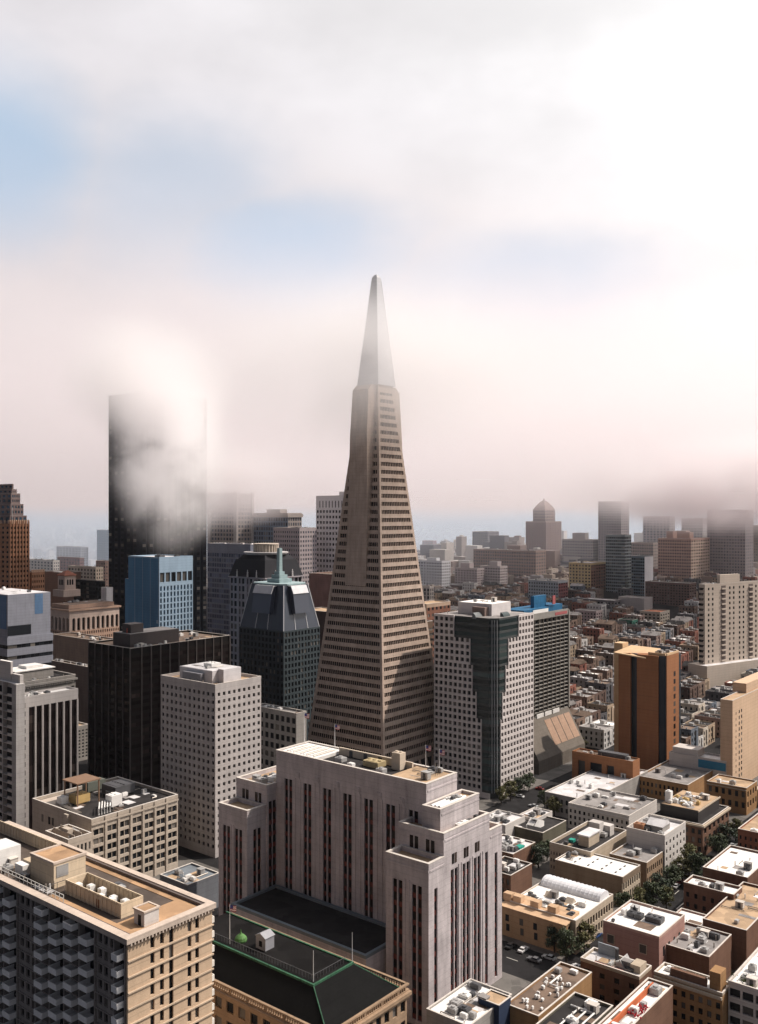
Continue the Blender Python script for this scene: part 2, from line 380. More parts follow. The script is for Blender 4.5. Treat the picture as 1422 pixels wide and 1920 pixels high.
        for i in range(n):
            t = r.random()
            w, l, h = r.uniform(.9, 2.6), r.uniform(.9, 3.0), r.uniform(.7, 1.8)
            if x1 - x0 < w + .4 or y1 - y0 < l + .4: continue
            x, y = r.uniform(x0, x1 - w), r.uniform(y0, y1 - l)
            if t < 0.6: s.unit(x, y, z, w, l, h, r.choice(mats))
            elif t < 0.8:
                s.pipe([(x, y, z), (x, y, z + r.uniform(.8, 1.8))], 0.18, r.choice((M_PIPE, M_UNITW)), 'vent_pipe')
            else:
                a = r.uniform(2, 6); hz = z + .35
                q = (min(x + a, x1), y, hz) if r.random() < .5 else (x, min(y + a, y1), hz)
                s.pipe([(x, y, z), (x, y, hz), q, (q[0], q[1], z)], 0.14)
    def flagpole(s, x, y, z, h, flag=True, r=0.14):
        o = MB().tube([(x, y, z), (x, y, z + h)], r, 6, 0, r * .5).build('flagpole', M_POLE, s.root)
        if flag:
            b = MB(); n = 6
            cols = [wall('flag_red', (0.40, 0.05, 0.06), .8, .1), wall('flag_white', (.7, .68, .66), .8, .1), wall('flag_blue', (.05, .06, .2), .8, .1)]
            for st in range(7):
                za = z + h - .25 - st * .22
                for i in range(n):
                    def q(t): return (x + r * .6 + t * 1.6 * U[0], y - t * 1.2, za - .12 * t + .1 * math.sin(t * 7))
                    p0, p1 = q(i / n), q((i + 1) / n)
                    mi = 2 if (i < 3 and st < 4) else (0 if st % 2 == 0 else 1)
                    b.quad(p0, p1, (p1[0], p1[1], p1[2] - .22), (p0[0], p0[1], p0[2] - .22), mi)
            b.build('flag', cols, o)
# ================================================================ ground, streets, air
def ground():
    xs = sorted(set([-5100 + i * 255 for i in range(41)] + [-2400 + i * 120 for i in range(41)] + [-600 + i * 40 for i in range(31)]))
    ys = sorted(set([-500, -200, 0, 50] + [100 + i * 50 for i in range(40)] + [2100 + i * 150 for i in range(40)] + [8100 + i * 250 for i in range(5)]))
    v = [(x, y, hill(x, y) - 0.05) for y in ys for x in xs]; nx = len(xs)
    f = [(j * nx + i, j * nx + i + 1, (j + 1) * nx + i + 1, (j + 1) * nx + i) for j in range(len(ys) - 1) for i in range(nx - 1)]
    me = bpy.data.meshes.new('ground'); me.from_pydata(v, [], f)
    me.materials.append(roofm('asphalt', (0.020, 0.019, 0.020), 0.35, 0.95, 0.15)); me.polygons.foreach_set('use_smooth', [True] * len(f))
    o = bpy.data.objects.new('ground', me); COL.objects.link(o)
    tag(o, 'dark asphalt ground of the city rising to hills far behind', None, None, 'structure')
ground()
P0 = pt(804, 1621, 250)     # near corner of the pale federal building: origin of the street grid numbers below
def cw(u, v): return (P0.x + u * U[0] + v * V[0], P0.y + u * U[1] + v * V[1])
def slab(name, u0, u1, v0, v1, z0, z1, mat, label):
    b = MB(); b.prism([cw(u0, v0), cw(u1, v0), cw(u1, v1), cw(u0, v1)], z0, z1)
    tag(b.build(name, mat), label, None, None, 'structure')
M_PAVE = roofm('concrete_pavement', (0.13, 0.12, 0.11), 0.3, 0.9)
for i, a in enumerate(((-110, 40, -8, 92), (58, 330, -8, 74), (-110, 330, -150, -23), (-110, 40, 106, 190), (58, 190, 90, 190), (205, 330, 90, 190))):
    slab('pavement', *a, -0.3, 0.14, M_PAVE, 'kerbed concrete pavement around a city block')
M_LINE = plain('road_paint', (0.62, 0.60, 0.55), 0.8)
mk = MB()
for i in range(40):
    u = -60 + i * 9.0
    mk.prism([cw(u, -15.6), cw(u + 4, -15.6), cw(u + 4, -15.4), cw(u, -15.4)], -0.04, -0.03)
for i in range(12):
    v = 2 + i * 8.0
    mk.prism([cw(48.9, v), cw(49.1, v), cw(49.1, v + 4), cw(48.9, v + 4)], -0.04, -0.03)
tag(mk.build('road_markings', M_LINE), 'pale painted lane dashes on the asphalt', None, None, 'structure')

def volmat(name, col, dens, aniso=0.3):
    m = bpy.data.materials.new(name); m.use_nodes = True; nt = m.node_tree; nt.nodes.clear()
    v = nt.nodes.new('ShaderNodeVolumePrincipled'); v.inputs['Color'].default_value = (*col, 1); v.inputs['Anisotropy'].default_value = aniso
    v.inputs['Density'].default_value = dens
    o = nt.nodes.new('ShaderNodeOutputMaterial'); nt.links.new(v.outputs[0], o.inputs['Volume'])
    return m, nt, v
HAZE = 0.000014
hz = MB().box(-5200, 5200, -600, 9200, -12, 275).build('haze', volmat('haze_air', (0.93, 0.95, 1.0), HAZE, 0.25)[0])
tag(hz, 'pale haze in the air that fades the far streets', None, None, 'stuff')
def cloud(name, label, c, r, dens, scale=1.0, thr=(0.42, 0.62), soft=0.55, col=(0.97, 0.94, 0.94), aniso=0.35, seed=0.0, profile=None, stretch=(1, 1, 1), step=0.35):
    """a box of drifting cloud: density falls to nothing well inside its faces"""
    m, nt, v = volmat(name, col, dens, aniso); N = nt.nodes.new; K = nt.links.new
    m.cycles.volume_step_rate = step
    tc = N('ShaderNodeTexCoord'); sp = N('ShaderNodeSeparateXYZ')
    mp = N('ShaderNodeMapping'); mp.inputs['Location'].default_value = (-1, -1, -1); mp.inputs['Scale'].default_value = (2, 2, 2); K(tc.outputs['Generated'], mp.inputs[0])
    K(mp.outputs[0], sp.inputs[0])
    ln = N('ShaderNodeVectorMath'); ln.operation = 'LENGTH'; K(mp.outputs[0], ln.inputs[0])
    geo = N('ShaderNodeNewGeometry')
    m2 = N('ShaderNodeMapping'); m2.inputs['Location'].default_value = (seed * 13.1, seed * 7.7, seed * 3.3); m2.inputs['Scale'].default_value = tuple(scale * q for q in stretch); K(geo.outputs['Position'], m2.inputs[0])
    nz = N('ShaderNodeTexNoise'); nz.inputs['Scale'].default_value = 1.0; nz.inputs['Detail'].default_value = 6; nz.inputs['Roughness'].default_value = 0.62; nz.inputs['Distortion'].default_value = 0.5; K(m2.outputs[0], nz.inputs[0])
    def mr(val, a, b, lo, hi):
        n = N('ShaderNodeMapRange'); n.interpolation_type = 'SMOOTHSTEP'; K(val, n.inputs[0])
        for i, q in enumerate((a, b, lo, hi)): n.inputs[i + 1].default_value = q
        return n.outputs[0]
    def mul(a, b):
        n = N('ShaderNodeMath'); n.operation = 'MULTIPLY'
        for i, q in enumerate((a, b)):
            if isinstance(q, (int, float)): n.inputs[i].default_value = q
            else: K(q, n.inputs[i])
        return n.outputs[0]
    body = mr(nz.outputs[0], thr[0], thr[1], 0, 1)
    if profile is None:
        d = mul(body, mr(ln.outputs['Value'], soft, 1.0, 1, 0))
    else:                                     # a deck: fades at its ragged underside, its near edge, its ends and its top
        zlo, zhi, ylo, yhi, zt0, zt1 = profile
        wob = N('ShaderNodeMath'); wob.operation = 'MULTIPLY_ADD'; K(nz.outputs[0], wob.inputs[0]); wob.inputs[1].default_value = -0.55; K(sp.outputs[2], wob.inputs[2])
        d = mul(mr(wob.outputs[0], zlo, zhi, 0, 1), mr(sp.outputs[2], zt0, zt1, 1, 0))
        d = mul(d, mr(sp.outputs[1], ylo, yhi, 0, 1)); d = mul(d, mr(sp.outputs[1], 0.8, 1.0, 1, 0))
        ab = N('ShaderNodeMath'); ab.operation = 'ABSOLUTE'; K(sp.outputs[0], ab.inputs[0]); d = mul(d, mr(ab.outputs[0], 0.8, 1.0, 1, 0))
        d = mul(d, mr(nz.outputs[0], 0.2, 0.6, 0.35, 1.0))
    K(mul(d, dens), v.inputs['Density'])
    o = MB().box(-r[0], r[0], -r[1], r[1], -r[2], r[2]).build(name, m); o.location = c
    tag(o, label, None, None, 'stuff')
    return o
# ================================================================ the pyramid
def pyramid():
    Dc = 485.0; cx = (706 - 711) / S * Dc; apex = 260.5; hb = 27.3       # half base
    slope = hb / apex
    root = empty('pyramid_skyscraper', (cx, Dc, 0), TH)
    tag(root, 'tall slender white quartz pyramid skyscraper with a spire veiled by fog', 'skyscraper')
    c = city(cx, Dc); FOOT.append((c[0] - 32, c[0] + 32, c[1] - 32, c[1] + 32))
    M = wall('quartz_panel', (0.43, 0.335, 0.275), 0.8, 0.26, 0.5, 0.1)
    hw = lambda z: (apex - z) * slope
    ztop = 199.5; z0 = 14.0; nf = 46; fh = (ztop - z0) / nf
    sq = lambda a: [(-a, -a), (a, -a), (a, a), (-a, a)]
    W = MB(); core = MB()
    core.prism(sq(hw(0) - 1.2), 0, ztop - 1, 0, sq(hw(ztop - 1) - 1.2))
    for j in range(nf):                                       # spandrel bands
        za = z0 + j * fh; zb = za + fh * 0.50
        W.prism(sq(hw(za)), za, zb, 0, sq(hw(zb)))
    W.prism(sq(hw(ztop - .6)), ztop - .6, ztop + 3.2, 0, sq(hw(ztop + 3.2)))
    pm = W
    # corner posts
    for sx in (-1, 1):
        for sy in (-1, 1):
            def cp(z, w=1.5):
                a = hw(z) - .04; b = a - w
                xs = sorted((sx * a, sx * b)); ys = sorted((sy * a, sy * b)); return [(xs[0], ys[0]), (xs[1], ys[0]), (xs[1], ys[1]), (xs[0], ys[1])]
            W.prism(cp(z0), z0, ztop, 0, cp(ztop))
    # window rows, one per storey and street face, with fins between the panes
    for j in range(nf):
        zb = z0 + j * fh + fh * 0.50; zt = z0 + (j + 1) * fh
        a0, a1 = hw(zb), hw(zt); n = max(4, int(2 * a0 / 1.5)); row = {0: MB(), 1: MB()}
        for face in (0, 1):
            for i in range(n):
                t0, t1 = (i + .12) / n, (i + .88) / n
                e = 1.6
                p0, p1 = -a0 + e + (2 * a0 - 2 * e) * t0, -a0 + e + (2 * a0 - 2 * e) * t1
                if face == 0 and zb > 102 and abs((p0 + p1) / 2) < 7.4: continue
                q = a0 - .62; q1 = a1 - .62
                if face == 0: row[0].quad((-q, p1, zb), (-q, p0, zb), (-q1, p0 * a1 / a0, zt), (-q1, p1 * a1 / a0, zt))
                else: row[1].quad((p0, -q, zb), (p1, -q, zb), (p1 * a1 / a0, -q1, zt), (p0 * a1 / a0, -q1, zt))
            for i in range(n + 1):
                t = i / n; pc = -a0 + 1.6 + (2 * a0 - 3.2) * t; w = .11
                if face == 0:
                    if zb > 102 and abs(pc) < 7.0: continue
                    W.prism([(-a0 + .30, pc - w), (-a0 + .7, pc - w), (-a0 + .7, pc + w), (-a0 + .30, pc + w)], zb, zt, 0, [(-a1 + .30, pc - w), (-a1 + .7, pc - w), (-a1 + .7, pc + w), (-a1 + .30, pc + w)])
                else:
                    W.prism([(pc - w, -a0 + .30), (pc + w, -a0 + .30), (pc + w, -a0 + .7), (pc - w, -a0 + .7)], zb, zt, 0, [(pc - w, -a1 + .30), (pc + w, -a1 + .30), (pc + w, -a1 + .7), (pc - w, -a1 + .7)])
        for face in (0, 1):
            if row[face].v: row[face].build('window_row', G_RED, root)
    core.build('core', plain('core_dark', (0.03, 0.025, 0.023)), root)
    W.build('wall', M, root)
    # two vertical shafts that stand free of the sloping faces towards the top
    zs = 101.0; zt = 201.5
    for side in (-1, 1):
        b = MB(); out = hw(zs) - .2; w0 = 6.6
        for (x0, x1) in (((-out, -4.0),) if side < 0 else ((4.0, out),)):
            # outer face upright from the storey where it parts from the slope, then stepping in to the top
            prof = [(-hw(zs), zs), (-hw(zs + 50) - 3.2, zs + 50), (-hw(zs + 75) - 5.4, zs + 75), (-hw(zt) - 6.4, zt - 1.6), (-hw(zt) - 3.4, zt + 1.0), (-3.0, zt + 1.0), (-3.0, zs)]
            prof = [(x * (1 if side < 0 else -1), z) for x, z in prof]
            n = len(b.v); k = len(prof)
            for sgn in (1, -1):
                for x, z in prof:
                    w = 6.9 + (5.2 - 6.9) * (z - zs) / (zt - zs)
                    b.v.append((x, sgn * w, z))
            b.f += [tuple(range(n, n + k)), tuple(range(n + 2 * k - 1, n + k - 1, -1))] + [(n + (i + 1) % k, n + i, n + k + i, n + k + (i + 1) % k) for i in range(k)]
            b.mi += [0] * (k + 2)
        b.build('elevator_shaft' if side < 0 else 'stair_shaft', M, root)
    # spire clad in louvred aluminium
    A = wall('spire_aluminium', (0.42, 0.42, 0.44), 0.45, 0.12, 0.6, 0.0, 0.5)
    b = MB(); n = 30
    z1 = ztop + 3.2; zt = apex - 3.5
    sp = lambda z: hw(z1) + 0.9 + (1.75 - hw(z1) - 0.9) * (z - z1) / (zt - z1)
    for i in range(n):
        za = z1 + (zt - z1) * i / n; zb = z1 + (zt - z1) * (i + 1) / n
        b.prism(sq(sp(za)), za, zb - .12, 0, sq(sp(zb - .12))); b.prism(sq(sp(zb) - .1), zb - .12, zb, 0, sq(sp(zb) - .1))
    sp_ = b.build('spire', A, root)
    for sx, sy in ((-1, -1), (1, -1), (-1, 1)):
        MB().tube([(sx * sp(z1), sy * sp(z1), z1), (sx * sp(zt), sy * sp(zt), zt)], .16, 5).build('edge_trim', A, sp_)
    c = MB(); a = sp(zt); c.prism(sq(a), zt, zt + 1.6, 0, sq(a * .95)); c.prism(sq(a * .95), zt + 1.6, zt + 3.2, 0, sq(a * .35)); c.build('spire_cap', wall('cap_glass', (.5, .5, .52), .2, .1), root)
    # splayed struts at the foot
    b = MB()
    for face in range(4):
        for i in range(10):
            t = -1 + 2 * i / 10; a = hw(0); c0 = t * a; c1 = (t + .2) * a; m = (c0 + c1) / 2
            for p, q in (((c0, -a, 0), (m, -hw(z0), z0)), ((c1, -a, 0), (m, -hw(z0), z0))):
                def ro(w):
                    x, y, z = w
                    for _ in range(face): x, y = -y, x
                    return (x, y, z)
                b.tube([ro(p), ro(q)], .7, 4)
    b.build('base_truss', M, root)
pyramid()

# ================================================================ the pale federal building in the middle
M_FED = wall('pale_limestone', (0.50, 0.452, 0.455), 0.9, 0.30, 0.5, 0.25)
M_SPAN = wall('red_spandrel', (0.15, 0.04, 0.032), 0.6, 0.3, 0.6, 0.0)
def strip(b, face, c, a0, a1, z0, z1, dep, fh=3.7):
    """one tall window strip: panes and rust red spandrel panels"""
    mb = MB(); z = z1
    while z > z0 + .5:
        zb = max(z0, z - fh)
        for (p, q, mi, d) in ((zb + fh * .36, z, 0, -.05), (zb, min(zb + fh * .36, z), 1, -.16)):
            if q - p < .1: continue
            if face == 'L': mb.box(c + dep + d, c + dep + .02, a0, a1, p, q, mi)
            else: mb.box(a0, a1, c + dep + d, c + dep + .02, p, q, mi)
        z = zb
    mb.build('window_strip', [G_RED, M_SPAN], b.root)
def striped(b, x0, x1, y0, y1, z0, z1, Ls=(), Rs=(), Lt=None, Rt=None, dep=0.55, par=1.3, roof=M_TANROOF, w=1.48, gap=0.40):
    """a limestone mass; Ls and Rs are centres of window strip pairs (fraction of the face), Lt and Rt the height of their heads"""
    b.box('wall', M_FED, x0 + dep, x1, y0 + dep, y1, z0, z1)
    for face, fr, top in (('L', Ls, Lt), ('R', Rs, Rt)):
        a0, a1 = (y0, y1) if face == 'L' else (x0 + dep, x1); c = x0 if face == 'L' else y0
        top = top or z1 - 6
        cuts = []
        for f in fr:
            single = isinstance(f, tuple); m = a0 + (f[0] if single else f) * (a1 - a0)
            if single: cuts.append((m - w / 2, m + w / 2))
            else: cuts += [(m - gap / 2 - w, m - gap / 2), (m + gap / 2, m + gap / 2 + w)]
        p = a0
        for q0, q1 in cuts + [(a1, a1)]:
            if q0 - p > .01: b.fbox('wall', M_FED, face, c, p, q0, z0, top, 0, dep)
            if q1 > q0: strip(b, face, c, q0, q1, z0 + 1.5, top, dep); b.fbox('wall', M_FED, face, c, q0, q1, z0, z0 + 1.5, 0, dep)
            p = q1
        b.fbox('wall', M_FED, face, c, a0, a1, top, z1, 0, dep)
        b.fbox('wall', M_FED, face, c, a0, a1, z1 - 1.0, z1 - .5, -.12, -.002)
    t = .7
    P = ('parapet', M_FED)
    b.box(*P, x0 - .05, x0 + t, y0 - .05, y1 + .05, z1, z1 + par); b.box(*P, x1 - t, x1 + .05, y0 - .05, y1 + .05, z1, z1 + par)
    b.box(*P, x0 + t, x1 - t, y0 - .05, y0 + t, z1, z1 + par); b.box(*P, x0 + t, x1 - t, y1 - t, y1 + .05, z1, z1 + par)
    if roof: b.box('roof', roof, x0 + t, x1 - t, y0 + t, y1 - t, z1 + .004, z1 + .1)
    zc = z1 + par; C = ('coping', RIM_TONE); t += .06  # bright rim of sun put into the coping colour
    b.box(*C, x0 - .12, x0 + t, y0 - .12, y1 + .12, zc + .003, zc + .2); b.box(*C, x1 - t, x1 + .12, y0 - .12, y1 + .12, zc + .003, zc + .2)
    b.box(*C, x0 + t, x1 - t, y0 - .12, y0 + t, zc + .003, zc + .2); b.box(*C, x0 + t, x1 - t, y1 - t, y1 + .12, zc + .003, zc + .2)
    for face, fr, top in (('L', Ls, Lt), ('R', Rs, Rt)):          # shallow ribs between the window strips
        a0, a1 = (y0, y1) if face == 'L' else (x0 + dep, x1); c = x0 if face == 'L' else y0
        fs = sorted(f[0] if isinstance(f, tuple) else f for f in fr)
        for f, h in zip(fs, fs[1:]):
            m0 = a0 + f * (a1 - a0); m1 = a0 + h * (a1 - a0)
            for q in (.38, .62):
                y = m0 + (m1 - m0) * q; b.fbox('pilaster', M_FED, face, c, y - .22, y + .22, z0 + .1, (top or z1 - 6) + .8, -.16, -.003)
def federal():
    b = Bd('federal_building', 'pale stepped limestone office building with tall window strips in front of the pyramid', 'office building', 804, 1621, 250, L=84, W=37.5)
    zw, zt, zp, zm = 44.3 - 1.3, 50.5 - 1.3, 56 - 1.0, 61 - 1.3
    # right end: near wing, tall shoulder, rear wing
    striped(b, 0, 7.1, 0, 14.6, 0, zw, Ls=(.27, .72), Rs=((.42,),), Lt=zw - 5.2, Rt=zw - 6)
    striped(b, 7.1, 30, 0.12, 15.6, 0, zt, Ls=(), Rs=(.2, .46, .71, (.93,)), Rt=zt - 9.5)
    striped(b, 30, 37, 0.24, 15, 0, zw + 1, Rs=((.5,),), Rt=zw - 5)
    for f in (.2, .46, .71):                      # small square windows above the strips
        m = 7.65 + f * 22.35
        for d in (-1.15, .15): b.win_obj('R', .12, m + d, m + d + 1.0, zt - 8.0, zt - 5.2, -.0, G_RED)
    for y0 in (3.2, 8.8):                         # tall windows over the wing terrace
        for d in (0, 1.7): b.win_obj('L', 7.1, y0 + d, y0 + d + 1.2, zw + .8, zw + 4.9, 0, G_RED)
    striped(b, 9.8, 29.2, 3.2, 9.4, zt, zp, par=.8, roof=M_TANROOF)
    # main slab
    n = 7; fr = [(4.6 + i * 8.35) / 60.2 for i in range(n)]
    striped(b, 12.4, 27.6, 9.9, 70.1, 0, zm, Ls=tuple(fr), Lt=zm - 7.0, roof=M_TANROOF)
    # left end
    striped(b, 0, 8.2, 70.4, 83.8, 0, zw, Ls=(.3, .72), Rs=(.5,), Lt=zw - 5.2, Rt=zw - 5.2)
    striped(b, 8.2, 30, 70.0, 84.5, 0, zt, Rs=(), Ls=())
    for y0 in (72.6, 78.6):
        for d in (0, 1.7): b.win_obj('L', 8.2, y0 + d, y0 + d + 1.2, zw + .9, zw + 4.6, 0, G_RED)
    for x0 in (9.0,):
        strip(b, 'R', 70.0, x0, x0 + 1.2, 2, zt - 4, -.0); strip(b, 'R', 70.0, x0 + 1.75, x0 + 2.95, 2, zt - 4, 0)
    # carved medallions along the top of the slab
    for i in range(6):
        y = 9.9 + 60.2 * (fr[i] + fr[i + 1]) / 2
        MB().prism([(0, 0)], 0, 0) if False else None
        m = MB(); m.box(12.4 - .22, 12.4 - .004, y - .9, y + .9, zm - 6.0, zm - 4.2); m.box(12.4 - .34, 12.4 - .222, y - .55, y + .55, zm - 5.65, zm - 4.55); m.build('medallion', M_FED, b.root)
    # low podium in the court
    b.box('podium', M_FED, -7, 12.3, 15.8, 70, 0, 17); M = plain('podium_coping', (0.17, 0.20, 0.22), .7)
    for a in ((-7.2, -6.2, 15.8, 70), (11.0, 12.2, 15.8, 70), (-6.2, 11.0, 15.8, 16.8), (-6.2, 11.0, 69, 70)): b.box('coping', M, *a, 17.004, 17.9)
    b.box('roof', M_DARKROOF, -6.2, 11.0, 16.8, 69, 17.004, 17.2)
    # roof of the slab: sunken well with plant, two plain decks at the ends
    zr = zm + .1
    b.box('roof_deck', M_TANROOF, 13.2, 26.8, 10.7, 24.0, zr, zr + 1.0)
    b.box('roof_deck', M_WHITE, 13.2, 26.8, 54.0, 69.3, zr, zr + 1.0)
    b.box('roof', M_DARKROOF, 13.6, 24.5, 24.2, 53.8, zr + .004, zr + .1)
    cr = plain('cream_plaster', (0.55, 0.46, 0.36), .8)
    b.box('screen_wall', cr, 24.6, 25.2, 24.2, 53.8, zr, zr + 2.4)
    for i in range(4): b.box('door', M_UNITD, 24.5, 24.59, 30 + i * 6, 31.4 + i * 6, zr + .1, zr + 2.0)
    ch = b.unit(21.5, 26.5, zr + .1, 2.8, 3.2, 5.2, cr, 'chimney')
    b.unit(19, 33, zr + .1, 4.0, 6.0, 1.8, plain('yellow_unit', (.42, .33, .18))); b.unit(15, 28, zr + .1, 2.2, 2.6, 1.5); b.unit(15, 40, zr + .1, 1.6, 2.0, 1.2, M_UNITW); b.unit(17, 46, zr + .1, 2.6, 3.0, 1.4)
    for i in range(9): b.pipe([(14.4, 55.5 + i * 1.45, zr + 1.35), (25.2, 55.5 + i * 1.45, zr + 1.35)], .16, M_UNITW if i % 2 else M_PIPE)
    b.clutter(14, 26, 11, 23, zr + 1.0, 7, 3)
    # shoulder roofs
    for i in range(3): b.pipe([(11.2, 4.6 + i * 1.3, zp + .9 - i * .1), (24, 4.6 + i * 1.3, zp + .9 - i * .1)], .5, M_UNITW, 'duct')
    b.clutter(11, 27, 4.2, 8, zp + .1, 5, 8); b.clutter(9, 28, 1, 3, zt + .1, 4, 9); b.unit(16, 1, zt + .1, 5, 1.6, 1.2, M_UNITW); b.unit(10.5, 75, zt + .1, 3, 4, 1.6); b.unit(15, 74, zt + .1, 4, 3, 1.5, M_UNITW); b.clutter(10, 28, 72, 82, zt + .1, 5, 10)
    for (px, py, z, hh) in ((561, 1392, zm + 1.2, 11.5), (629, 1402, zm + 1.2, 9), (809, 1435, zm + 1.2, 8), (830, 1442, zm + 1.2, 7.5)):
        x, y = b.loc(px, py, z); x = min(max(x, 13), 27); y = min(max(y, 10.6), 69.5)
        b.flagpole(x, y, zm, hh)
    for i in range(3): b.pipe([(21.5 + i * 1.1, 10.0 + 3.3, zr + 1.0), (21.5 + i * 1.1, 13.3, zr + 5.0 - i)], .07, M_PIPE, 'antenna')
    b.finish()
federal()

# ================================================================ customs house with its green edged roof
def customs():
    b = Bd('customs_house', 'low grand stone building with sloping dark roof edged in green copper', 'public building', 588, 1848, 214.5, L=48, W=20, foot=False)
    c = city(b.P.x, b.P.y); FOOT.append((c[0] - 9, c[0] + 34, c[1] - 14, c[1] + 60))
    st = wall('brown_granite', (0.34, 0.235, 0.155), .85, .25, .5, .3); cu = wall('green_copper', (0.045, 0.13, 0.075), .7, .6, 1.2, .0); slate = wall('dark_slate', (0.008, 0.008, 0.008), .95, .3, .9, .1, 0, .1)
    zr, ze = 30.0, 24.2; x0, x1, y0, y1 = -6.5, 21.8, -10.5, 52.0; rx0, ry0, rx1, ry1 = 0, 0, 13.7, 45
    b.box('wall', st, x0 + .5, x1 - .5, y0 + .5, y1, 0, ze - 1.2)
    b.grid('L', x0 + .02, y0 + .5, y1, 2, ze - 2.0, 15, 4, st, G_DARK, .42, .42, .5, nmax=60); b.grid('R', y0 + .02, x0 + .5, x1 - .5, 2, ze - 2.0, 9, 4, st, G_DARK, .42, .42, .5, nmax=60)
    b.box('cornice', st, x0 - .9, x1 + .3, y0 - .9, y1 + .3, ze - 1.2, ze - .4); b.box('cornice', st, x0 - .4, x1, y0 - .4, y1, ze - 2.0, ze - 1.2)
    # balustrade: plinths, coping, balusters
    bal = MB()
    for (p, q, ax) in ((x0 - .2, None, 'x'), (None, y0 - .2, 'y'), (x1 - .5, None, 'x')):
        if ax == 'x':
            bal.box(p, p + .7, y0 + .7, y1, ze + .9, ze + 1.25); bal.box(p, p + .7, y0 + .7, y1, ze - .4, ze - .1)
            k = int((y1 - y0) / .75)
            for i in range(k):
                y = y0 + .9 + i * .75; w = .5 if i % 8 == 0 else .2
                bal.box(p + .1, p + .6, y, y + w, ze - .1, ze + .9)
        else:
            bal.box(x0 - .2, x1 + .2, q, q + .7, ze + .9, ze + 1.25); bal.box(x0 - .2, x1 + .2, q, q + .7, ze - .4, ze - .1)
            k = int((x1 - x0) / .75)
            for i in range(k):
                x = x0 + i * .75; w = .5 if i % 8 == 0 else .2
                bal.box(x, x + w, q + .1, q + .6, ze - .1, ze + .9)
    bal.build('balustrade', st, b.root)
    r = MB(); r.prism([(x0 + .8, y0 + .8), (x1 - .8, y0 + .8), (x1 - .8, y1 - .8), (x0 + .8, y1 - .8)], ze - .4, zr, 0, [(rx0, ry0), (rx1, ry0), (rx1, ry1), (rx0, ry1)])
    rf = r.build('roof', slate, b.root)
    cr = MB()
    for a in ((rx0 - .22, rx0 + .22, ry0 - .22, ry1), (rx0 + .22, rx1 + .22, ry0 - .22, ry0 + .22), (rx1 - .22, rx1 + .22, ry0 + .22, ry1)): cr.box(*a, zr - .2, zr + .35)
    cr.build('copper_ridge', cu, rf)
    MB().tube([(x0 + .8, y0 + .8, ze - .3), (rx0, ry0, zr)], .16, 6).build('copper_hip', cu, rf); MB().tube([(x1 - .8, y0 + .8, ze - .3), (rx1, ry0, zr)], .16, 6).build('copper_hip', cu, rf)
    # railings behind the ridge, a flat black sheet painting a sunken court's shade, a little white house and a green dome
    rail = MB()
    for y in range(1, 44, 1): rail.box(1.5, 1.58, y, y + .08, zr + .004, zr + 1.3)
    rail.box(1.5, 1.6, .9, 44, zr + 1.3, zr + 1.4)
    for x in range(2, 13): rail.box(x, x + .08, 1.5, 1.58, zr + .004, zr + 1.3)
    rail.box(1.6, 13, 1.5, 1.6, zr + 1.3, zr + 1.4); rail.build('railing', M_UNITD, b.root)
    b.box('roof', roofm('court_shade', (.012, .011, .011), .5, .95, .1), .5, 13.2, .5, 44.8, zr + .006, zr + .1)
    x, y = b.loc(498, 1785, zr); hs = MB(); hs.box(x, x + 3, y, y + 3.4, zr, zr + 3.2); hs.extr([(y - .2, zr + 3.2), (y + 3.6, zr + 3.2), (y + 1.7, zr + 4.2)], 'x', x - .2, x + 3.2); dh = hs.build('roof_house', plain('pale_paint', (.28, .28, .30)), b.root)
    MB().box(x - .06, x - .004, y + 1.2, y + 2.2, zr + .8, zr + 2.2).build('window', G_DARK, dh)
    x, y = b.loc(452, 1765, zr); dm = MB(); pts = [(1.5, 0), (1.6, .4), (1.4, 1.0), (.9, 1.5), (.35, 1.8), (.12, 2.3), (.05, 2.9)]
    for (ra, za), (rb, zb) in zip(pts, pts[1:]): dm.prism([(x + ra * math.cos(t * math.pi / 6), y + ra * math.sin(t * math.pi / 6)) for t in range(12)], zr + .1 + za, zr + .1 + zb, 0, [(x + rb * math.cos(t * math.pi / 6), y + rb * math.sin(t * math.pi / 6)) for t in range(12)])
    dm.build('dome', wall('bright_copper_green', (.10, .22, .07), .6, .4), b.root)
    for (px, py, hh, fl) in ((431, 1772, 10, True), (588, 1843, 7.2, False), (661, 1806, 7.2, False)):
        x, y = b.loc(px, py, zr); b.flagpole(x + .3, y + .3, zr, hh, fl, .1)
    b.finish()
customs()

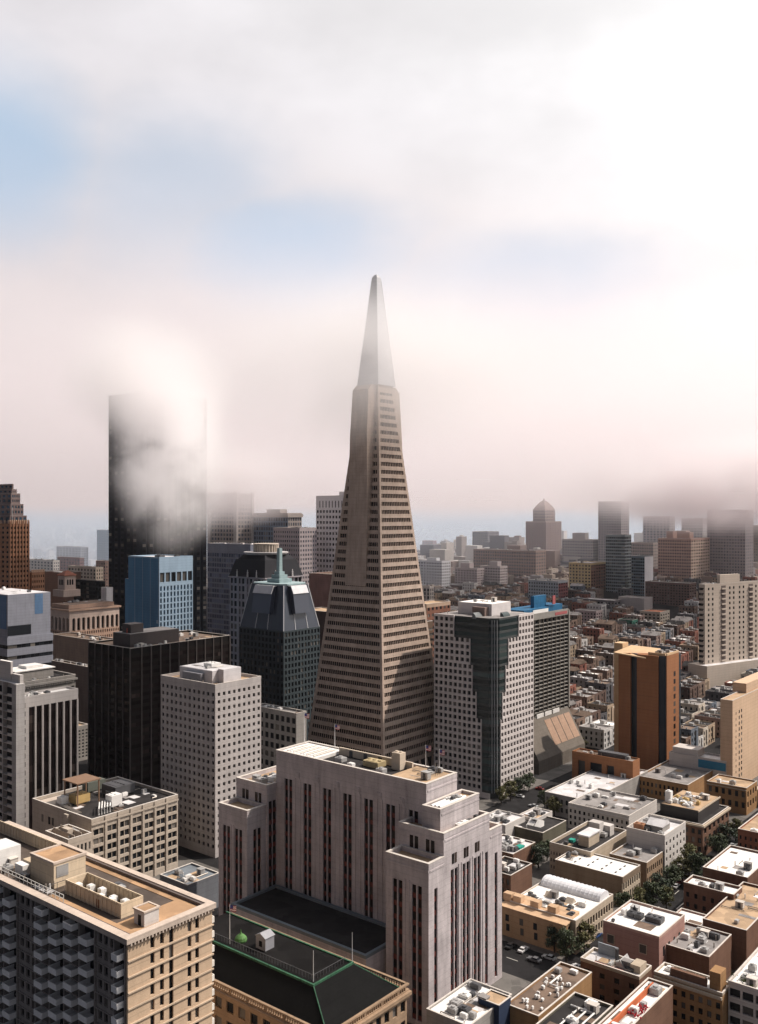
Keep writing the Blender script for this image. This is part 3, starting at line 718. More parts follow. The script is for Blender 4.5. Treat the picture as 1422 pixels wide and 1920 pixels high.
# ================================================================ apartment tower at the lower left
def apartments():
    D = 172.0
    b = Bd('apartment_tower', 'tan apartment tower with columns of small balconies and a cluttered roof, nearest of all', 'apartment tower', 240, 1757, D, L=78, xr=398)
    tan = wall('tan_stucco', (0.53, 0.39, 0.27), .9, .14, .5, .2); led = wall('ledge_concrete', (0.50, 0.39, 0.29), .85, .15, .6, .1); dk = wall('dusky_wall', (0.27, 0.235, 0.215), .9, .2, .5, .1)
    z1 = b.h - 1.1; W, L = b.W, b.L; fh = 2.92; n = 14; zb = z1 - .5 - n * fh
    # right face: strips of narrow windows between thin ledges
    b.box('wall', tan, 1.9, W, .45, L, 0, z1)
    cuts = [(f * W - .46, f * W + .46) for f in (.275, .385)] + [(.495 * W - .5, .495 * W + .5)] + [(f * W - .46, f * W + .46) for f in (.715, .81)]
    p = .0
    for k, (a, c) in enumerate(cuts + [(W, W)]):
        b.box('wall', tan, p, a, 0, .448, 0, z1)
        if c > a:
            for j in range(n):
                z = zb + j * fh
                if k == 2: b.win_obj('R', 0, a, c, z + .02, z + fh - .02, .45, G_DARK)
                else:
                    b.box('wall', tan, a, c, 0, .448, z, z + .55); b.win_obj('R', 0, a, c, z + .55, z + fh - .32, .45, G_DARK); b.box('wall', tan, a, c, 0, .448, z + fh - .32, z + fh)
            b.box('wall', tan, a, c, 0, .448, 0, zb); b.box('wall', tan, a, c, 0, .448, zb + n * fh, z1)
        p = c
    for j in range(n + 1): b.box('ledge', led, -.05, W + .25, -.3, -.003, zb + j * fh - .14, zb + j * fh + .12)
    for j in range(1, n):                                                             # balconies of the far side peeping out
        bb = MB(); z = zb + j * fh; bb.box(W + .004, W + 1.3, .8, 4.2, z - .15, z); bb.box(W + 1.15, W + 1.3, .8, 4.2, z, z + 1.05); bb.box(W + .004, W + 1.15, .8, .95, z, z + 1.05); bb.build('balcony', plain('white_balcony', (.70, .66, .60)), b.root)
    # left face: deep dark bays, dividing fins, small angled balconies
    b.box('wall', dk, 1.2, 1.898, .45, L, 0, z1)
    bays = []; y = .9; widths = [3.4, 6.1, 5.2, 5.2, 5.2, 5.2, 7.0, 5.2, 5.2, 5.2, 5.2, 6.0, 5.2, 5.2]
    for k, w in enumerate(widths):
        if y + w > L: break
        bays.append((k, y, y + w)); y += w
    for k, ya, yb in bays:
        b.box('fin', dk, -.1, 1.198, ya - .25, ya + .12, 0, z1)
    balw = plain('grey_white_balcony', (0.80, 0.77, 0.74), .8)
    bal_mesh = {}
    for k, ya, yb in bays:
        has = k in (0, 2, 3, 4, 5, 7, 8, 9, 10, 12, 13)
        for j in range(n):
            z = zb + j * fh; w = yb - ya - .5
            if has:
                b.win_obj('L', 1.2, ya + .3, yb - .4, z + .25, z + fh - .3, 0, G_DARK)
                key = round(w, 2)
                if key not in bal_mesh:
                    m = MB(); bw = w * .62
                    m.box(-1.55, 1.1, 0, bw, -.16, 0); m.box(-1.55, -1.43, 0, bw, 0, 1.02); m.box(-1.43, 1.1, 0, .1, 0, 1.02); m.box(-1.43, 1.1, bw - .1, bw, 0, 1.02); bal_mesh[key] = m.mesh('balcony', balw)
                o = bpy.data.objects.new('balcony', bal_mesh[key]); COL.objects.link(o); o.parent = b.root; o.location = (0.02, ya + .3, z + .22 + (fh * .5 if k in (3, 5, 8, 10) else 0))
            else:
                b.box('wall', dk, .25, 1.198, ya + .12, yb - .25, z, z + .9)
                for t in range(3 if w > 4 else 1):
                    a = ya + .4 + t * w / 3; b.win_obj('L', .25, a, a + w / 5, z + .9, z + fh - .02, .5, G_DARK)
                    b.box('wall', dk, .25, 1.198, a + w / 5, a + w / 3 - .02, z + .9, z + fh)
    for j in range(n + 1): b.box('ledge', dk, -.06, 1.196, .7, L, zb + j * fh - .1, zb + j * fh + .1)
    # roof
    cop = wall('coping_concrete', (0.52, 0.43, 0.36), .85, .2, .5, .1); org = roofm('rusty_deck', (0.44, 0.27, 0.15), .35); drk = roofm('dark_deck', (0.10, 0.075, 0.06), .35)
    zz = z1 + .004
    b.box('roof', drk, .8, W - .6, 1.0, L, zz, z1 + .1)
    for a in ((-.7, 1.0, -.7, L), (1.0, W + .5, -.7, .9), (W - .9, W + .5, .9, L)): b.box('parapet', cop, *a, zz, z1 + 1.0)
    b.box('parapet', wall('dark_coping_line', (.16, .13, .12), .9), 1.0, 1.5, .9, L, zz, z1 + .8); b.box('parapet', MATS['dark_coping_line'], W - 1.5, W - .9, .9, L, zz, z1 + .8)
    for i in range(24): b.box('dentil', cop, .2 + i * (W - 1) / 24, .5 + i * (W - 1) / 24, -.68, -.35, z1 - .5, z1 - .002)
    b.box('roof_deck', org, 1.6, 3.4, 1.2, 30, z1 + .104, z1 + .2); b.box('roof_deck', org, 3.4, W - 1.6, 1.2, 8.2, z1 + .104, z1 + .2); b.box('roof_deck', org, W - 3, W - 1.6, 8.2, 44, z1 + .104, z1 + .2)
    scr = wall('cream_screen', (0.62, 0.50, 0.36), .85, .15, 1.5, 0)
    # screened plant yard
    x0, y0 = 5.2, 9.4; x1, y1 = 10.4, 28.5; zs = z1 + .21
    for a in ((x0, x0 + .2, y0, y1), (x1 - .2, x1, y0, y1), (x0 + .2, x1 - .2, y0, y0 + .2), (x0 + .2, x1 - .2, y1 - .2, y1)): b.box('screen_fence', scr, *a, z1 + .1, z1 + 3.0)
    for i in range(13): b.box('screen_fence', scr, x0 - .12, x0 - .003, y0 + .1 + i * 1.5, y0 + .22 + i * 1.5, z1 + .1, z1 + 2.9); b.box('screen_fence', scr, x1 - .32, x1 - .203, y0 + .3 + i * 1.45, y0 + .42 + i * 1.45, z1 + .3, z1 + 2.9)
    for i in range(9): b.unit(x0 + 1.1 + (i % 2) * 1.7, y0 + .9 + i * 1.95, z1 + .21, 1.3, 1.3, 1.3 + .3 * (i % 3), M_UNITW)
    b.box('door', plain('brown_door', (.20, .09, .04)), x0 - .05, x0 - .002, y0 + 7.2, y0 + 8.2, z1 + .21, z1 + 1.9)
    # small hut by the corner and the tall penthouse
    b.box('roof_hut', plain('pale_hut', (.62, .58, .55)), 5.6, 9.0, 2.6, 5.8, z1 + .205, z1 + 2.9); b.box('hut_roof', org, 5.9, 8.7, 2.9, 5.5, z1 + 3.004, z1 + 3.1)
    for a in ((5.4, 5.8, 2.4, 6.0), (8.8, 9.2, 2.4, 6.0), (5.8, 8.8, 2.4, 2.8), (5.8, 8.8, 5.6, 6.0)): b.box('hut_coping', cop, *a, z1 + 2.9, z1 + 3.2)
    b.box('door', G_DARK, 5.53, 5.6, 3.6, 4.5, z1 + .21, z1 + 2.2)
    px0, py0 = 5.0, 32.5; px1, py1 = 12.6, 41.5; zp = z1 + 5.2
    b.box('penthouse', scr, px0, px1, py0, py1, z1 + .1, zp); b.box('penthouse_roof', org, px0 + .4, px1 - .4, py0 + .4, py1 - .4, zp + .004, zp + .1)
    for a in ((px0 - .15, px0 + .4, py0 - .15, py1 + .15), (px1 - .4, px1 + .15, py0 - .15, py1 + .15), (px0 + .4, px1 - .4, py0 - .15, py0 + .4), (px0 + .4, px1 - .4, py1 - .4, py1 + .15)): b.box('penthouse_coping', cop, *a, zp - .1, zp + .4)
    b.box('louvre', M_UNIT, 5.6, 8.4, py0 - .08, py0 - .004, z1 + 2.2, z1 + 4.6)
    b.box('side_house', scr, 6.4, 12, 41.6, 47, z1 + .1, z1 + 2.6); b.box('side_house', M_UNITW, 4.6, 6.38, 44, 47.2, z1 + .1, z1 + 2.2)
    b.box('side_house', M_UNITW, 2.4, 8.2, 51, 57.5, z1 + .1, z1 + 4.4); b.clutter(2, 9, 47.5, 62, z1 + .21, 7, 21); b.clutter(2.5, 5, 30, 44, z1 + .21, 4, 22); b.clutter(11, 14, 10, 30, z1 + .21, 3, 29)
    b.box('back_fence', scr, W - 4.2, W - 4.0, 42, 76, z1 + .1, z1 + 3.0)
    for i in range(24): b.box('back_fence', scr, W - 4.32, W - 4.203, 42.3 + i * 1.4, 42.42 + i * 1.4, z1 + .1, z1 + 2.9)
    # terrace rail along the street side, and the low stepped kerb beside it
    rl = MB(); rl.box(1.9, 2.0, 24, 62, z1 + 1.9, z1 + 2.02); rl.box(1.9, 2.0, 24, 62, z1 + 1.2, z1 + 1.28)
    for i in range(26): rl.box(1.9, 2.0, 24 + i * 1.5, 24.1 + i * 1.5, z1 + .21, z1 + 1.9)
    rl.build('railing', plain('pale_rail', (.62, .60, .56)), b.root)
    rl = MB()
    for x, y in ((4.6, 30.6), (4.6, 31.8), (3.0, 31.8), (11.5, 30.5)): rl.box(x, x + .08, y, y + .08, z1 + .1, z1 + 2.0)
    rl.box(3.0, 11.5, 30.6, 30.68, z1 + 1.95, z1 + 2.05); rl.build('railing', M_UNITD, b.root)
    b.finish()
apartments()
# ================================================================ office towers and other large buildings
def g(nb, nf, pier=.3, span=.4, **k): return dict(nb=nb, nf=nf, pier=pier, span=span, **k)
def tower(name, label, cat, px, py, D, xl, xr, mat, Lg=None, Rg=None, roof=M_GREYROOF, par=.9, pent=(), clut=0, finish=True, base=0.0, cap=None, **kw):
    b = Bd(name, label, cat, px, py, D, xl, xr, base=base, **kw)
    z1 = b.h - par
    b.block(0, b.W, 0, b.L, 0, z1, mat, Lg, Rg, roof, par, cap=cap)
    for (fx0, fx1, fy0, fy1, h, m) in pent:
        b.box('penthouse', m, fx0 * b.W, fx1 * b.W, fy0 * b.L, fy1 * b.L, z1 + .13, z1 + .13 + h)
        b.box('penthouse_roof', roof, fx0 * b.W + .3, fx1 * b.W - .3, fy0 * b.L + .3, fy1 * b.L - .3, z1 + .134 + h, z1 + .2 + h)
    if clut: b.clutter(1, b.W - 1, 1, b.L - 1, z1 + .13, clut, hash(label) % 1000 if False else len(label) * 7 + int(px))
    if finish: b.finish()
    return b
# --- white tower with square windows, left of the federal building
conc = wall('white_precast', (0.42, 0.385, 0.37), .85, .18, .4, .15)
def white_grid_tower():
    b = tower('office_tower', 'pale concrete tower with a square grid of small windows, behind the federal building', 'office tower', 404, 1284, 375, 302, 490, conc,
        g(12, 21, .52, .52, dep=.6, base=2, top=2.2, gm=G_DARK), g(9, 21, .52, .52, dep=.6, base=2, top=2.2), M_TANROOF, 1.2, finish=False)
    z = b.h - 1.2 + .13; W, L = b.W, b.L
    lt = plain('light_penthouse', (.56, .54, .55), .7)
    b.box('penthouse', lt, W * .2, W * .8, L * .22, L * .82, z, z + 5.0); b.box('penthouse_roof', M_SILVER, W * .2 + .4, W * .8 - .4, L * .22 + .4, L * .82 - .4, z + 5.004, z + 5.1)
    b.box('penthouse', lt, W * .32, W * .7, L * .12, L * .218, z, z + 5.6); b.box('penthouse', plain('grey_penthouse', (.22, .22, .24), .7), W * .12, W * .198, L * .36, L * .7, z, z + 3.6)
    b.unit(W * .4, L * .4, z + 5.1, 5, 5, 1.6, M_UNITW); b.clutter(W * .25, W * .7, L * .3, L * .75, z + 5.1, 3, 4); b.clutter(1, W * .18, 2, L - 2, z, 6, 14); b.clutter(W * .82, W - 1, 2, L - 2, z, 5, 15)
    for i in range(13): b.box('rib', conc, -.35, -.004, 0.2 + i * (L - .8) / 12, .6 + i * (L - .8) / 12, 2, b.h - 1.2) if i in () else None
    b.finish()
white_grid_tower()
# --- tall near-black tower with thin pale ribs
blk = wall('black_cladding', (0.012, 0.010, 0.010), .8, .2, .6, 0, 0, .08); 
def ribbed_black():
    b = tower('office_tower', 'black tower with thin vertical ribs and boxy penthouse, left of the pale grid tower', 'office tower', 246, 1216, 455, 167, 431, blk, None, None, M_BROWNROOF, 1.0, finish=False)
    W, L, z1 = b.W, b.L, b.h - 1.0
    rib = plain('bronze_rib', (.10, .085, .08), .7, 0, .1); sp = wall('dark_spandrel', (.016, .012, .011), .8, .2, .6, 0, 0, .08)
    nf = 19; fh = (z1 - 4) / nf
    for j in range(nf):
        z = 2 + j * fh
        for face, a1 in (('L', L), ('R', W)):
            b.fbox('spandrel', sp, face, 0, .5 if face == 'R' else 0.0, a1, z + fh * .55, z + fh, -.16, -.004)
            mb = MB(); n = int(a1 / 2.6)
            for i in range(n):
                a = .3 + i * (a1 - .6) / n; c = a + (a1 - .6) / n - .25
                mb.box(-.07, -.003, a, c, z + .04, z + fh * .55 - .04) if face == 'L' else mb.box(a, c, -.07, -.003, z + .04, z + fh * .55 - .04)
            mb.build('window_row', G_RED, b.root)
    for i in range(7): b.box('rib', rib, -.62, -.164, i * (L - .5) / 6, i * (L - .5) / 6 + .5, 0, z1 + .98)
    for i in range(1, 12): b.box('rib', rib, i * (W - .5) / 11, i * (W - .5) / 11 + .5, -.62, -.164, 0, z1 + .98)
    z = z1 + .13; dkp = plain('brown_black_penthouse', (.05, .04, .04), .6)
    b.box('penthouse', dkp, W * .08, W * .56, L * .22, L * .62, z, z + 6.5); b.box('penthouse_roof', M_GREYROOF, W * .08 + .4, W * .56 - .4, L * .22 + .4, L * .62 - .4, z + 6.504, z + 6.6)
    b.box('penthouse', dkp, W * .12, W * .24, L * .3, L * .5, z + 6.61, z + 11); b.box('antenna', plain('red_mast', (.35, .06, .04)), W * .11, W * .115, L * .36, L * .38, z, z + 9)
    b.clutter(1.5, W * .9, 1, L * .2, z, 12, 41); b.clutter(W * .6, W - 2, L * .2, L - 2, z, 8, 42)
    b.finish()
ribbed_black()
# --- tower with white vertical fins at the left
wp = wall('white_panel', (0.46, 0.425, 0.405), .8, .12, .5, .1)
def finned():
    b = Bd('office_tower', 'white framed tower with seven tall black bays between white fins, at the left edge', 'office tower', 35, 1309, 390, 14, 147)
    W, L, z1 = b.W, b.L, b.h - 1.0; nf = 17
    b.box('wall', blk, .02, W, .6, L, 0, z1)
    b.box('wall', wp, 0, W * .145, .004, .598, 0, z1); b.box('wall', wp, W * .145, W, .004, .598, z1 - 3.6, z1)
    fh = z1 / nf
    for j in range(1, nf): b.win_obj('R', 0, W * .075, W * .11, z1 - j * fh, z1 - j * fh + fh * .58, -.02, G_DARK)
    b.box('wall', wp, W * .145, W * .168, .004, .598, 0, z1 - 3.6)
    x0 = W * .168; bw = (W - x0) / 7
    for i in range(7):
        b.box('fin', wp, x0 + (i + 1) * bw - .7, x0 + (i + 1) * bw, -.25, .598, 0, z1 - 3.602)
        for j in range(nf):
            z = z1 - 3.6 - (j + 1) * fh
            if z < 1: continue
            b.win_obj('R', .6, x0 + i * bw + .05, x0 + (i + 1) * bw - .75, z + .1, z + fh - .05, 0, G_RED)
    b.box('roof', M_WHITE, .4, W - .4, .6, L - .4, z1 + .004, z1 + .1)
    for a in ((0, W, .004, .55), (0, .4, .55, L), (W - .4, W, .55, L), (.4, W - .4, L - .4, L)): b.box('parapet', wp, *a, z1 + .001, z1 + 1.0)
    b.clutter(2, W * .6, 3, L - 3, z1 + .1, 12, 51); b.finish()
finned()
def balconied():
    b = Bd('apartment_tower', 'pale concrete slab tower with stacked open balconies, cut by the left edge', 'apartment tower', 31, 1280, 372, -60, 47)
    W, L, z1 = b.W, b.L, b.h - .8; gc = wall('grey_concrete', (.36, .34, .33), .9, .2, .5, .15)
    b.box('wall', gc, 1.8, W, 0, L, 0, z1); b.box('fin', gc, -.1, 1.798, 0, 3.2, 0, z1)
    nf = 22; fh = z1 / nf
    for k, (a, c) in enumerate(((3.4, 10.0), (10.8, 17.5), (18.2, 25))):
        b.box('fin', gc, -.1, 1.798, c + .05, c + .7, 0, z1)
        for j in range(nf - 1):
            z = 1 + j * fh
            b.win_obj('L', 1.8, a, c, z + .6, z + fh - .05, 0, G_DARK)
            m = MB(); m.box(.0, 1.79, a, c, z, z + .2); m.box(0, .12, a, c * .5 + a * .5, z + .2, z + 1.1); m.build('balcony', wp, b.root)
    b.box('roof', M_WHITE, .4, W - .4, .4, L - .4, z1 + .004, z1 + .1); b.box('penthouse', wp, 1.9, W - .3, .6, 7, z1 + .11, z1 + 3.4); b.box('penthouse', wp, 2.5, W - 2, 7.1, 16, z1 + .11, z1 + 8); b.box('penthouse_roof', M_WHITE, 2.7, W - 2.2, 7.3, 15.8, z1 + 8.004, z1 + 8.1)
    b.finish()
balconied()
# --- eight storey block with heavy roof plant
def plant_block():
    st = wall('buff_stone', (0.44, 0.375, 0.31), .85, .2, .5, .2)
    b = Bd('office_building', 'buff eight storey block with paired dark windows and a roof crowded with cooling plant', 'office building', 172, 1537, 335, 61, 334)
    W, L, z1 = b.W, b.L, b.h - 1.3
    b.block(0, W, 0, L, 0, z1, st, None, dict(nb=7, nf=7, pier=.2, span=.34, base=1.5, top=2.6, dep=.5, gm=G_DARK, mode='none'), M_DARKROOF, 1.3, .5)
    bw = (W - .5) / 7; fh = (z1 - 4.1) / 7
    for i in range(7):
        for j in range(7):
            x = .5 + i * bw + bw * .1; z = 1.5 + j * fh + fh * .34; ow = bw * .8
            for t in (0, 1):
                b.win_obj('R', 0, x + .25 + t * ow * .48, x + .25 + t * ow * .48 + ow * .4, z + .02, z + fh * .62, .5, G_DARK)
            b.box('mullion', st, x + .25 + ow * .41, x + .24 + ow * .47, .2, .498, z, z + fh * .66)
        b.box('rib', st, .5 + i * bw - .45, .5 + i * bw + .45, -.35, -.003, 0, z1 + 1.29) if i else None
    b.box('cornice', st, .0, W, -.5, -.36, z1 - .8, z1 - .2)
    for (y, zt) in ((L * .62, 0), (L * .68, 0), (L * .8, 0), (L * .62, 4), (L * .5, 4)): b.win_obj('L', 0, y, y + 1.3, z1 - 6 - zt, z1 - 3.2 - zt, -.0, G_DARK)
    b.box('flue', st, -1.4, -.004, L * .34, L * .40, 0, z1 + .6)
    z = z1 + .13
    # cooling towers
    b.unit(W * .58, L * .45, z + .6, 9, 9, 3.6, M_UNITD, 'cooling_tower'); b.unit(W * .36, L * .2, z + .5, 4.6, 4, 4.2, M_UNITW); b.unit(W * .5, L * .8, z + .4, 8, 4, 3.8, plain('olive_unit', (.12, .13, .11)))
    b.unit(W * .2, L * .55, z + .3, 6, 5, 3.2, plain('ochre_tank', (.50, .34, .14))); b.unit(W * .1, L * .65, z, 3, 3, 3, M_UNITW)
    for i in range(5):
        x = W * .16 + i * 1.2; b.pipe([(x, L * .12, z + .3), (x, L * .12, z + 2.4), (x + 5, L * .3, z + 2.4), (x + 5, L * .3, z + .3)], .26, M_UNITW)
    for i in range(4): b.pipe([(W * .05 + i * .5, L * .3, z + .5), (W * .1 + i * .5, L * .75, z + .5), (W * .3, L * .75, z + .5 + i * .3)], .22, M_PIPE)
    fr = MB()
    for x, y in ((W * .18, L * .5), (W * .18, L * .72), (W * .42, L * .5), (W * .42, L * .72)): fr.box(x, x + .4, y, y + .4, z, z + 8.5)
    fr.box(W * .17, W * .44, L * .49, L * .75, z + 8.5, z + 8.9); fr.build('steel_gantry', plain('rusty_steel', (.22, .13, .08)), b.root)
    b.box('roof_deck', plain('pale_deck', (.5, .42, .35), .9), 1, W * .3, L * .62, L - 1, z + .004, z + .1); b.clutter(2, W - 3, 2, L - 3, z + .1, 22, 61)
    b.finish()
    # lower neighbour in front of it
    c = Bd('low_building', 'small buff annex with tall roof walls, in front of the plant topped block', 'building', 128, 1577, 318, 62, 172, L=14)
    c.block(0, c.W, 0, c.L, 0, c.h - 1.2, st, None, g(6, 5, .5, .45, base=1, top=1.2, dep=.3), M_TANROOF, 1.6, .4)
    z = c.h - 1.1; c.box('partition_wall', st, c.W * .3, c.W * .32, .5, c.L - .5, z + .04, z + 2.2); c.box('partition_wall', st, c.W * .6, c.W * .62, .5, c.L - .5, z + .04, z + 2.4); c.box('penthouse', st, c.W * .34, c.W * .56, 5, 9, z + .04, z + 3); c.clutter(1, c.W - 1, 1, c.L - 1, z + .04, 5, 62); c.finish()
plant_block()
def low_grey():
    b = Bd('low_building', 'low flat roofed grey building in shade below the pale grid tower', 'building', 352, 1660, 318, 300, 412); b.block(0, b.W, 0, b.L, 0, b.h - .6, wall('slate_grey', (.16, .17, .19), .85, .2), None, None, roofm('blue_grey_roof', (.16, .18, .20), .3), .6); b.clutter(1, b.W - 2, 1, b.L - 2, b.h - .5, 8, 71); b.finish()
low_grey()
# --- grey banded block, left
def banded():
    gp_ = wall('blue_grey_panel', (.22, .225, .26), .7, .15, .5, .05); bluep = wall('blue_panel', (.09, .16, .27), .6, .2, .5, .0)
    b = Bd('office_building', 'grey block with dark ribbon windows and pale upper box, left of the arcaded building', 'office building', 14, 1116, 570, -60, 100)
    W, L = b.W, b.L; z1 = b.h; zb = z1 - 26
    b.box('wall', gp_, .5, W, .5, L, 0, zb)
    n = 9; fh = (zb) / n
    for j in range(n):
        z = j * fh
        b.fbox('wall', gp_, 'L', 0, 0, L, z + fh * .34, z + fh, 0, .498); b.fbox('wall', gp_, 'R', 0, .5, W, z + fh * .34, z + fh, 0, .498)
        for face, a1 in (('L', L), ('R', W)):
            mb = MB(); k = int(a1 / 3)
            for i in range(k):
                a = .5 + i * (a1 - .6) / k; c = a + (a1 - .6) / k - .08
                mb.box(.42, .51, a, c, z + .02, z + fh * .34 - .02) if face == 'L' else mb.box(a, c, .42, .51, z + .02, z + fh * .34 - .02)
            mb.build('window_row', G_DARK, b.root)
    b.box('upper_wall', gp_, 0.6, W - 1.5, .6, L, zb + .004, z1); b.box('side_panel', bluep, .5, .598, 2, L, zb + 5, z1 - .6); b.box('side_panel', bluep, W * .60, W * .78, .52, .598, z1 - 13, z1 - .6)
    b.box('window_recess', G_DARK, .62, W * .52, .50, .598, zb + 1, zb + 7)
    b.box('roof', M_SILVER, 1.2, W - 2, 1.2, L - 1, z1 + .004, z1 + .1)
    b.clutter(2, W - 5, 2, L - 2, z1 + .1, 6, 81); b.finish()
banded()
def corniced_dark():
    st = wall('grey_stone', (.30, .28, .26), .85, .25, .5, .2)
    b = tower('office_building', 'old grey stone block with deep cornice and pale roof house, below the banded block', 'office building', 20, 1283, 470, -30, 142, st, None, g(10, 8, .4, .4, base=1, top=4.5, dep=.5), M_DARKROOF, 1.2, finish=False)
    W, L = b.W, b.L; z = b.h - 1.07
    b.box('cornice', st, -.8, W + .8, -.9, -.004, b.h - 2.6, b.h - 1.6)
    for i in range(26): b.box('dentil', st, .6 + i * W / 27, 1.3 + i * W / 27, -.7, -.004, b.h - 3.6, b.h - 2.602)
    b.box('roof_house', st, W * .2, W * .78, L * .3, L * .8, z, z + 5); b.box('roof_house_roof', M_WHITE, W * .18, W * .8, L * .28, L * .82, z + 5.004, z + 5.5); b.box('roof_house', M_UNITW, W * .4, W * .66, L * .4, L * .7, z + 5.51, z + 7)
    b.clutter(2, W - 2, 1, L * .28, z, 9, 82); b.finish()
corniced_dark()
tower('low_building', 'dark brown low roofed building between the banded block and the black ribbed tower', 'building', 172, 1252, 560, 97, 186, wall('brown_dark', (.16, .12, .10), .9), None, None, M_BROWNROOF, .8, clut=14)
tower('low_building', 'brown flat roofed block in front of the arcaded building', 'building', 205, 1205, 640, 99, 240, wall('dull_brown', (.24, .17, .13), .9), None, g(9, 5, .5, .5, base=1, top=2, mode='row'), M_BROWNROOF, .8, clut=16)
tower('office_building', 'narrow dim grey building seen between the finned tower and the black ribbed tower', 'office building', 146, 1362, 520, 120, 166, wall('grey_stone', (.3, .28, .26)), None, g(3, 9, .45, .45, base=1, top=1.5, mode='row'), M_TANROOF, .8)
# --- ornate arcaded building with a belvedere
def arcaded():
    st = wall('brown_terracotta', (.42, .28, .21), .85, .2, .4, .2); pale = wall('pale_terracotta', (.50, .39, .33), .85, .15, .4, .1); tile = wall('red_tile', (.30, .12, .08), .8, .25, 1, .2)
    b = Bd('bank_building', 'ornate brown building with a row of tall arches under its cornice and a square belvedere', 'office building', 130.6, 1143, 700, 88, 224)
    W, L, z1 = b.W, b.L, b.h - 1.5
    arch_h = 13.5; zb = z1 - arch_h - 1.5
    b.box('wall', st, .6, W, .6, L, 0, zb); b.box('wall', st, 1.6, W, 1.6, L, zb, z1)
    b.grid('R', 0, .6, W, 1, zb - 1, 22, 11, st, G_DARK, .5, .5, .6, 'row'); b.grid('L', 0, 0, L, 1, zb - 1, 12, 11, st, G_DARK, .5, .5, .6, 'row')
    b.fbox('wall', st, 'R', 0, .6, W, zb - 1, zb, 0, .6); b.fbox('wall', st, 'L', 0, 0, L, zb - 1, zb, 0, .6)
    for face, a1, n in (('R', W, 10), ('L', L, 6)):
        a0 = 1.6 if face == 'R' else 0.0; bw = (a1 - a0) / n
        for i in range(n):
            a = a0 + i * bw; w = bw * .62; m = a + bw / 2
            wd = MB(); h0 = arch_h * .62
            pts = [(m - w / 2, zb + .6), (m + w / 2, zb + .6)] + [(m + w / 2 * math.cos(t * math.pi / 8), zb + h0 + w / 2 * math.sin(t * math.pi / 8)) for t in range(9)]
            k = len(pts)
            if face == 'R': wd.extr(pts, 'y', 1.5, 1.59)
            else: wd.extr([(p, z) for p, z in pts], 'x', 1.5, 1.59)
            wd.build('arched_window', G_DARK, b.root)
            # pier and arch spandrel pieces
            f = lambda q0, q1, za, zc: b.fbox('arcade', pale, face, 0, q0, q1, za, zc, 0, 1.5)
            f(a, m - w / 2, zb + .004, z1); f(m + w / 2, a + bw, zb + .004, z1)
            for t in range(6):
                p = w / 2 * (1 - (t + .5) / 6); hz = math.sqrt(max(0, (w / 2) ** 2 - p * p))
                q = w / 2 * (1 - t / 6); q2 = w / 2 * (1 - (t + 1) / 6)
                f(m - q, m - q2, zb + h0 + hz, z1); f(m + q2, m + q, zb + h0 + hz, z1)
    b.box('cornice', st, -1.2, W + 1, -1.2, L + 1, z1 + .004, z1 + 1.2); b.box('roof', M_BROWNROOF, 0, W, 0, L, z1 + 1.204, z1 + 1.3)
    b.box('attic', st, 2, W * .95, 4, L * .9, z1 + 1.31, z1 + 4.2); b.box('attic_roof', M_BROWNROOF, 2.4, W * .94, 4.4, L * .88, z1 + 4.204, z1 + 4.3)
    # belvedere
    x, y = b.loc(124, 1118, z1 + 4.3); s = 6.4; x -= 3; y -= 3; zt = z1 + 4.31
    b.box('belvedere', pale, x - 3, x + s * 2, y - 3, y + s * 2, zt, zt + 5.5)
    tw = MB(); tw.box(x, x + s * 1.6, y, y + s * 1.6, zt + 5.504, zt + 17); t_ = tw.build('belvedere', pale, b.root)
    for face in 'LR':
        for i in range(3):
            q = s * 1.6 * (.2 + .22 * i); wd = MB(); pr = [(0, 0), (1.5, 0), (1.5, 4), (.75, 4.8), (0, 4)]
            if face == 'R': wd.extr([(x + q + p, zt + 9.5 + z) for p, z in pr], 'y', y - .08, y - .004)
            else: wd.extr([(y + q + p, zt + 9.5 + z) for p, z in pr], 'x', x - .08, x - .004)
            wd.build('window', G_DARK, t_)
    a = s * .8; cx, cyy = x + a, y + a
    rf = MB(); sq = lambda r: [(cx - r, cyy - r), (cx + r, cyy - r), (cx + r, cyy + r), (cx - r, cyy + r)]
    rf.prism(sq(a + .9), zt + 17.004, zt + 17.6); rf.prism(sq(a + .7), zt + 17.604, zt + 21.5, 0, sq(.4)); rf.build('tile_roof', tile, b.root)
    b.clutter(3, W - 4, L * .4, L * .8, z1 + 4.3, 6, 90)
    b.finish()
arcaded()
